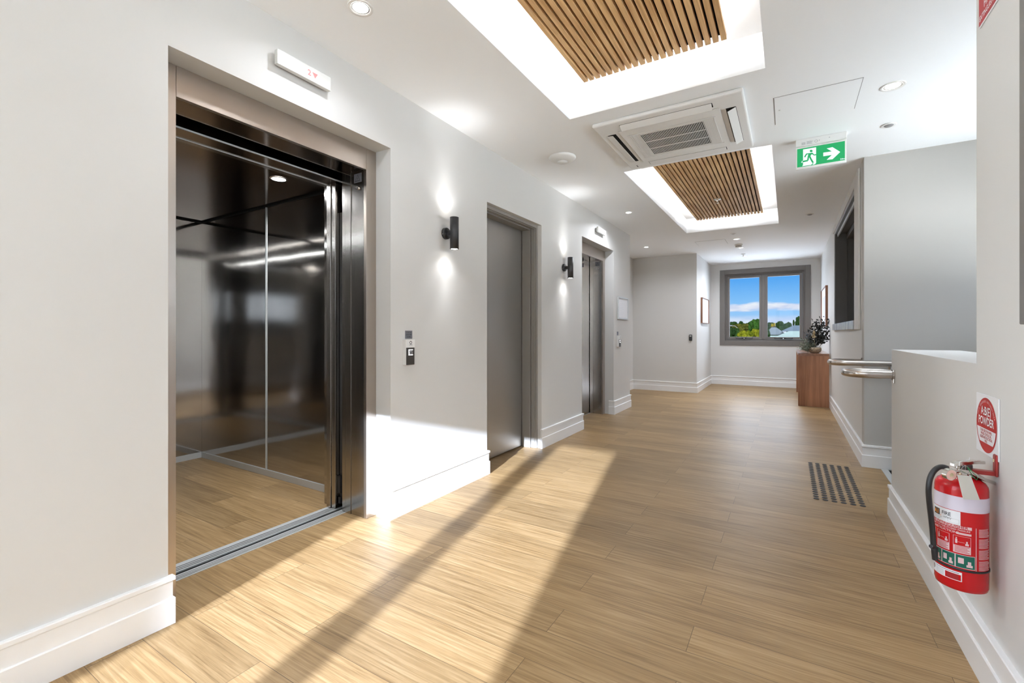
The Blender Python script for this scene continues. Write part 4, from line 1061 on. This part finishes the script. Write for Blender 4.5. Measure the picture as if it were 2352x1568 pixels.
eb = thing('extinguisher_bracket', (XR, 1.975, .64), 'red wall bracket holding the fire extinguisher by its neck', 'bracket')
yb_ = 1.955
k = MB(); k.box(XR - .008, XR - .0008, yb_ - .013, yb_ + .013, .690, .757); k.build('wall_plate', M['redplastic'], eb, bevel=.005)
k = MB(); k.box(ax + .0225, XR - .0085, yb_ - .012, yb_ + .012, .693, .705); k.box(ax + .0200, ax + .0224, yb_ - .02, yb_ + .02, .698, .704); k.build('hook_arm', M['redplastic'], eb, bevel=.004)
k = MB(); k.cyl((XR - .0098, yb_, .738), .005, .0015, 12, 0, 'X'); k.build('fixing_screw', M['cream'], eb)

# ------------------------------------------------------------------ outside the far window
GZ = -7.0
struct(MB().box(-120, 120, 13, 220, GZ - .5, GZ).build('ground_outside', plain('bounce_ground_pale', (.78, .77, .75, 1), .9, noise=.2, nscale=.3)), 'unseen ground far below the window, made pale to bounce light in', 'ground')  # out of sight, coloured pale so it throws light up to the ceiling
def crown(mb, c, rx, ry, rz, seed, lumps=70):
    r = random.Random(seed)
    for i in range(lumps):
        a = r.uniform(0, 2 * PI); e = r.uniform(-.5, 1); rr_ = math.sqrt(max(0, 1 - e * e * .8)) * r.uniform(.35, .92)
        p = Vector((c[0] + rx * rr_ * math.cos(a), c[1] + ry * rr_ * math.sin(a), c[2] + rz * e * .72)); q = r.uniform(.13, .27)
        nu, nv = 9, 6; vs = []
        for j in range(nv + 1):
            ph = PI * j / nv
            for k2 in range(nu):
                th = 2 * PI * k2 / nu; s = q * r.uniform(.78, 1.2)
                vs.append(p + Vector((rx * s * math.sin(ph) * math.cos(th), ry * s * math.sin(ph) * math.sin(th), rz * s * math.cos(ph) * 1.05)))
        fs_ = [(j * nu + k2, j * nu + (k2 + 1) % nu, (j + 1) * nu + (k2 + 1) % nu, (j + 1) * nu + k2) for j in range(nv) for k2 in range(nu)]
        mb.add(vs, fs_, 0, True)
LM = {n: leaf_mat('leaf_' + n, a, b, .8, s, .25) for n, a, b, s in (
    ('dark', (.0012, .0030, .0009, 1), (.0048, .0095, .0023, 1), 1.1), ('mid', (.0018, .0056, .0009, 1), (.0066, .016, .0022, 1), 1.2),
    ('olive', (.005, .0056, .0009, 1), (.015, .014, .0022, 1), 1.2), ('lime', (.009, .011, .0005, 1), (.034, .032, .002, 1), 1.8), ('gold', (.036, .025, .001, 1), (.062, .047, .003, 1), 1.6))}
for m_ in LM.values(): m_.node_tree.nodes['Principled BSDF'].inputs['Specular IOR Level'].default_value = 0.
bark = plain('tree_bark', (.008, .006, .004, 1), 1., spec=0.)
def tree(u, vt, wpx, hpx, Y, kind, label, seed, narrow=False):
    top = at_y(u, vt, Y); sc_ = (at_y(u + 1, vt, Y) - top).length; rx = wpx * sc_ / 2; hh = hpx * sc_
    base = (top.x, Y, GZ); t = thing('tree', base, label, 'tree', 'trees outside the far window')
    cz = top.z - hh / 2; k = MB(); crown(k, (top.x, Y, cz), rx, rx, hh / 2, seed, 90)
    k.build('crown', LM[kind], t); MB().tube([(top.x, Y, GZ), (top.x, Y, cz)], [.25, .12], 8).build('trunk', bark, t)
tree(1684, 737.5, 34, 40, 95, 'dark', 'dark tree on the skyline at the left edge of the left pane', 1)
tree(1702, 736.5, 14, 30, 92, 'dark', 'rounded dark tree on the skyline behind the olive crown', 2)
tree(1722, 738.0, 26, 34, 98, 'dark', 'dark skyline tree right of the rounded one', 3)
tree(1702, 741.0, 56, 46, 62, 'olive', 'broad olive brown tree in the left pane', 4)
tree(1737, 731.0, 42, 60, 45, 'mid', 'tall leafy green tree beside the window mullion', 5)
tree(1686, 750.0, 30, 48, 38, 'dark', 'dark bushy tree low in the left pane corner', 6)
tree(1712, 757.5, 40, 40, 27, 'lime', 'yellow green bush along the bottom of the left pane', 7)
tree(1737, 754.0, 34, 44, 32.5, 'lime', 'yellow green bush under the tall leafy tree', 8)
tree(1768, 739.5, 26, 36, 100, 'dark', 'dark skyline tree just right of the window mullion', 9)
tree(1791, 737.0, 24, 36, 98, 'dark', 'domed dark tree on the skyline of the right pane', 10)
tree(1808, 739.0, 26, 34, 101, 'dark', 'flat dark skyline tree left of the slim conifer', 11)
tree(1823, 733.5, 5, 22, 96, 'dark', 'slim pointed conifer on the skyline', 12)
tree(1836, 725.0, 20, 40, 90, 'dark', 'tall open crowned tree at the right edge of the window', 13)
tree(1773.5, 742.5, 6, 16, 55, 'gold', 'golden poplar, left one of the pair', 14)
tree(1779, 740.5, 4, 18, 58.5, 'gold', 'taller golden poplar, right one of the pair', 15)
tree(1763, 755.0, 14, 40, 31, 'dark', 'dark shrub in front of the grey roof by the mullion', 16)
roofm = plain('blue_grey_roof', (.032, .036, .038, 1), 1., spec=0., noise=.15, nscale=.6); roofm2 = plain('slate_blue_roof', (.024, .029, .034, 1), 1., spec=0., noise=.15, nscale=.6); mint = plain('mint_cladding', (.060, .075, .066, 1), 1., spec=0.)
def hip_house(pts, Y, depth, eave_v, u0, u1, ridge, rm, label, wall):
    """hipped roof: eave line u0..u1 at eave_v, ridge (ua, ub, v) one half depth behind"""
    a, b = at_y(u0, eave_v, Y), at_y(u1, eave_v, Y); z = a.z; zr = at_y((ridge[0] + ridge[1]) / 2, ridge[2], Y + depth / 2).z
    ra, rb = at_y(ridge[0], ridge[2], Y + depth / 2).x, at_y(ridge[1], ridge[2], Y + depth / 2).x
    t = thing('house', ((a.x + b.x) / 2, Y + depth / 2, GZ), label, 'house', 'houses outside the far window')
    k = MB(); k.add([(a.x, Y, z), (b.x, Y, z), (b.x, Y + depth, z), (a.x, Y + depth, z), (ra, Y + depth / 2, zr), (rb, Y + depth / 2, zr)], [(0, 1, 5, 4), (1, 2, 5), (2, 3, 4, 5), (3, 0, 4), (0, 3, 2, 1)]); k.build('roof', rm, t)
    MB().box(a.x + .3, b.x - .3, Y + .3, Y + depth - .3, GZ, z - .02).build('walls', wall, t)
def house(Y, depth, u0, u1, ev, ru0, ru1, rv, rm, wall, label): hip_house(None, Y, depth, ev, u0, u1, (ru0, ru1, rv), rm, label, wall)
house(40, 9, 1756, 1806, 768.5, 1772, 1783, 751.5, roofm, mint, 'house with a low hipped blue grey roof by the mullion')
house(33, 9, 1793, 1862, 760.5, 1822, 1850, 747.0, roofm2, mint, 'mint green house with a slate blue roof at the right of the window')
house(26, 6, 1768, 1880, 779, 1812, 1850, 760.0, plain('pale_mint_roof', (.055, .066, .059, 1), 1., spec=0.), mint, 'pale mint roof filling the bottom of the right pane')
lp = thing('street_lamp', at_y(1694, 775, 50) * 1.0, 'white street lamp with a curved arm in the left pane', 'street lamp')
pb = at_y(1694, 749, 50); lp.location = (pb.x, 50, GZ)
k = MB(); k.tube([(pb.x, 50, GZ), at_y(1694, 760, 50), at_y(1693, 752, 50), at_y(1688, 748.5, 50), at_y(1679, 747.5, 50)], .035, 6); k.build('mast', M['lampgrey'], lp)
k = MB(); c9 = at_y(1678, 747.6, 50); k.box(c9.x - .3, c9.x + .15, 49.9, 50.1, c9.z - .04, c9.z + .05); k.build('lamp_head', M['lampgrey'], lp)

# ------------------------------------------------------------------ sun, sky, view
sun = bpy.data.lights.new('sun', 'SUN'); sun.energy = 11.; sun.angle = math.radians(.6); sun.color = (.85, .95, 1.18)
so = bpy.data.objects.new('sun', sun); COL.objects.link(so)
dirv = Vector((-.187, .982, -.271)).normalized()
so.rotation_euler = dirv.to_track_quat('-Z', 'Y').to_euler(); so.location = (0, -8, 6)

wd = bpy.data.worlds.new('sky'); SC.world = wd; wd.use_nodes = True
nt = wd.node_tree; N = nt.nodes; Lk = nt.links
bg = N.get('Background')
tc = N.new('ShaderNodeTexCoord'); sx = N.new('ShaderNodeSeparateXYZ'); Lk.new(tc.outputs['Generated'], sx.inputs[0])
def math_(op, a, b=None, clamp=False):
    n = N.new('ShaderNodeMath'); n.operation = op; n.use_clamp = clamp
    for i, q in enumerate((a, b)):
        if q is None: continue
        if isinstance(q, (int, float)): n.inputs[i].default_value = q
        else: Lk.new(q, n.inputs[i])
    return n.outputs[0]
cr = N.new('ShaderNodeValToRGB'); e = cr.color_ramp.elements
e[0].position = 0.; e[0].color = (.42, .60, .90, 1); e[1].position = 1.; e[1].color = (.03, .16, .55, 1)
for pos, col in ((.05, (.26, .56, .95, 1)), (.11, (.075, .36, .88, 1)), (.3, (.05, .27, .75, 1))):
    q = e.new(pos); q.color = col
Lk.new(sx.outputs['Z'], cr.inputs['Fac'])
mpn = N.new('ShaderNodeMapping'); mpn.inputs['Scale'].default_value = (17, 17, 60); mpn.inputs['Location'].default_value = (.6, .2, .15); Lk.new(tc.outputs['Generated'], mpn.inputs['Vector'])
nz = N.new('ShaderNodeTexNoise'); nz.inputs['Scale'].default_value = 1.; nz.inputs['Detail'].default_value = 6.; nz.inputs['Roughness'].default_value = .55; Lk.new(mpn.outputs[0], nz.inputs['Vector'])
# cumulus bank sits between about one and four degrees up
up = math_('SUBTRACT', 1., math_('ABSOLUTE', math_('DIVIDE', math_('SUBTRACT', sx.outputs['Z'], .048), .016)), True)
bank = math_('MULTIPLY', math_('ADD', nz.outputs['Fac'], math_('MULTIPLY', up, .55)), 1.)
cl = N.new('ShaderNodeMapRange'); cl.inputs['From Min'].default_value = .72; cl.inputs['From Max'].default_value = .92; Lk.new(bank, cl.inputs['Value'])
low = N.new('ShaderNodeMapRange'); low.inputs['From Min'].default_value = .034; low.inputs['From Max'].default_value = .024; Lk.new(sx.outputs['Z'], low.inputs['Value'])
cov = math_('MAXIMUM', cl.outputs[0], math_('MULTIPLY', low.outputs[0], .75))
ccol = N.new('ShaderNodeValToRGB'); ccol.color_ramp.elements[0].color = (.50, .58, .84, 1); ccol.color_ramp.elements[1].color = (.86, .88, .95, 1)
ccol.color_ramp.elements[0].position = .35; ccol.color_ramp.elements[1].position = .62; Lk.new(nz.outputs['Fac'], ccol.inputs['Fac'])
mx = N.new('ShaderNodeMix'); mx.data_type = 'RGBA'; Lk.new(cov, mx.inputs['Factor']); Lk.new(cr.outputs['Color'], mx.inputs['A']); Lk.new(ccol.outputs['Color'], mx.inputs['B'])
# the half of the sky towards the sun is hazy and much brighter
dt = N.new('ShaderNodeVectorMath'); dt.operation = 'DOT_PRODUCT'; dt.inputs[1].default_value = Vector((0, -1, 0)); Lk.new(tc.outputs['Generated'], dt.inputs[0])
hz = N.new('ShaderNodeMapRange'); hz.interpolation_type = 'SMOOTHSTEP'; hz.inputs['From Min'].default_value = -.88; hz.inputs['From Max'].default_value = -.35; Lk.new(dt.outputs['Value'], hz.inputs['Value'])
m2 = N.new('ShaderNodeMix'); m2.data_type = 'RGBA'; m2.inputs['B'].default_value = (4.2, 4.8, 5.7, 1)
Lk.new(hz.outputs[0], m2.inputs['Factor']); Lk.new(mx.outputs['Result'], m2.inputs['A'])
# unseen upper sky brightened all round, added as fill through the windows
hi = N.new('ShaderNodeMapRange'); hi.interpolation_type = 'SMOOTHSTEP'; hi.inputs['From Min'].default_value = .15; hi.inputs['From Max'].default_value = .32; Lk.new(sx.outputs['Z'], hi.inputs['Value'])
m3 = N.new('ShaderNodeMix'); m3.data_type = 'RGBA'; m3.inputs['B'].default_value = (7.5, 8.5, 10.2, 1)
Lk.new(hi.outputs[0], m3.inputs['Factor']); Lk.new(m2.outputs['Result'], m3.inputs['A'])
# glow added below the skyline in place of ground, brightens the ceiling
lo_ = N.new('ShaderNodeMapRange'); lo_.inputs['From Min'].default_value = .0; lo_.inputs['From Max'].default_value = -.05; Lk.new(sx.outputs['Z'], lo_.inputs['Value'])
m4 = N.new('ShaderNodeMix'); m4.data_type = 'RGBA'; m4.inputs['B'].default_value = (19., 20., 21.2, 1)
Lk.new(math_('MULTIPLY', lo_.outputs[0], hz.outputs[0]), m4.inputs['Factor']); Lk.new(m3.outputs['Result'], m4.inputs['A'])
Lk.new(m4.outputs['Result'], bg.inputs['Color']); bg.inputs['Strength'].default_value = .41

cam = bpy.data.cameras.new('camera'); cam.sensor_width = 36; cam.lens = F_PX / 2352 * 36; cam.shift_y = -(784 - HY) / 2352; cam.clip_start = .02; cam.clip_end = 500
co_ = bpy.data.objects.new('camera', cam); COL.objects.link(co_); co_.location = (0, 0, EYE); co_.rotation_euler = (PI / 2, 0, YAW)
SC.camera = co_
vs_ = SC.view_settings; vs_.view_transform = 'Standard'; vs_.look = 'None'; vs_.exposure = 1.36; vs_.gamma = 1.; vs_.use_curve_mapping = False
try:
    cy = SC.cycles; cy.use_denoising = True; cy.denoiser = 'OPENIMAGEDENOISE'; cy.max_bounces = 10; cy.diffuse_bounces = 6; cy.glossy_bounces = 6; cy.transparent_max_bounces = 12
    cy.sample_clamp_indirect = 6.; cy.caustics_reflective = False; cy.caustics_refractive = False; cy.use_light_tree = True
except Exception as ex_: print(ex_)
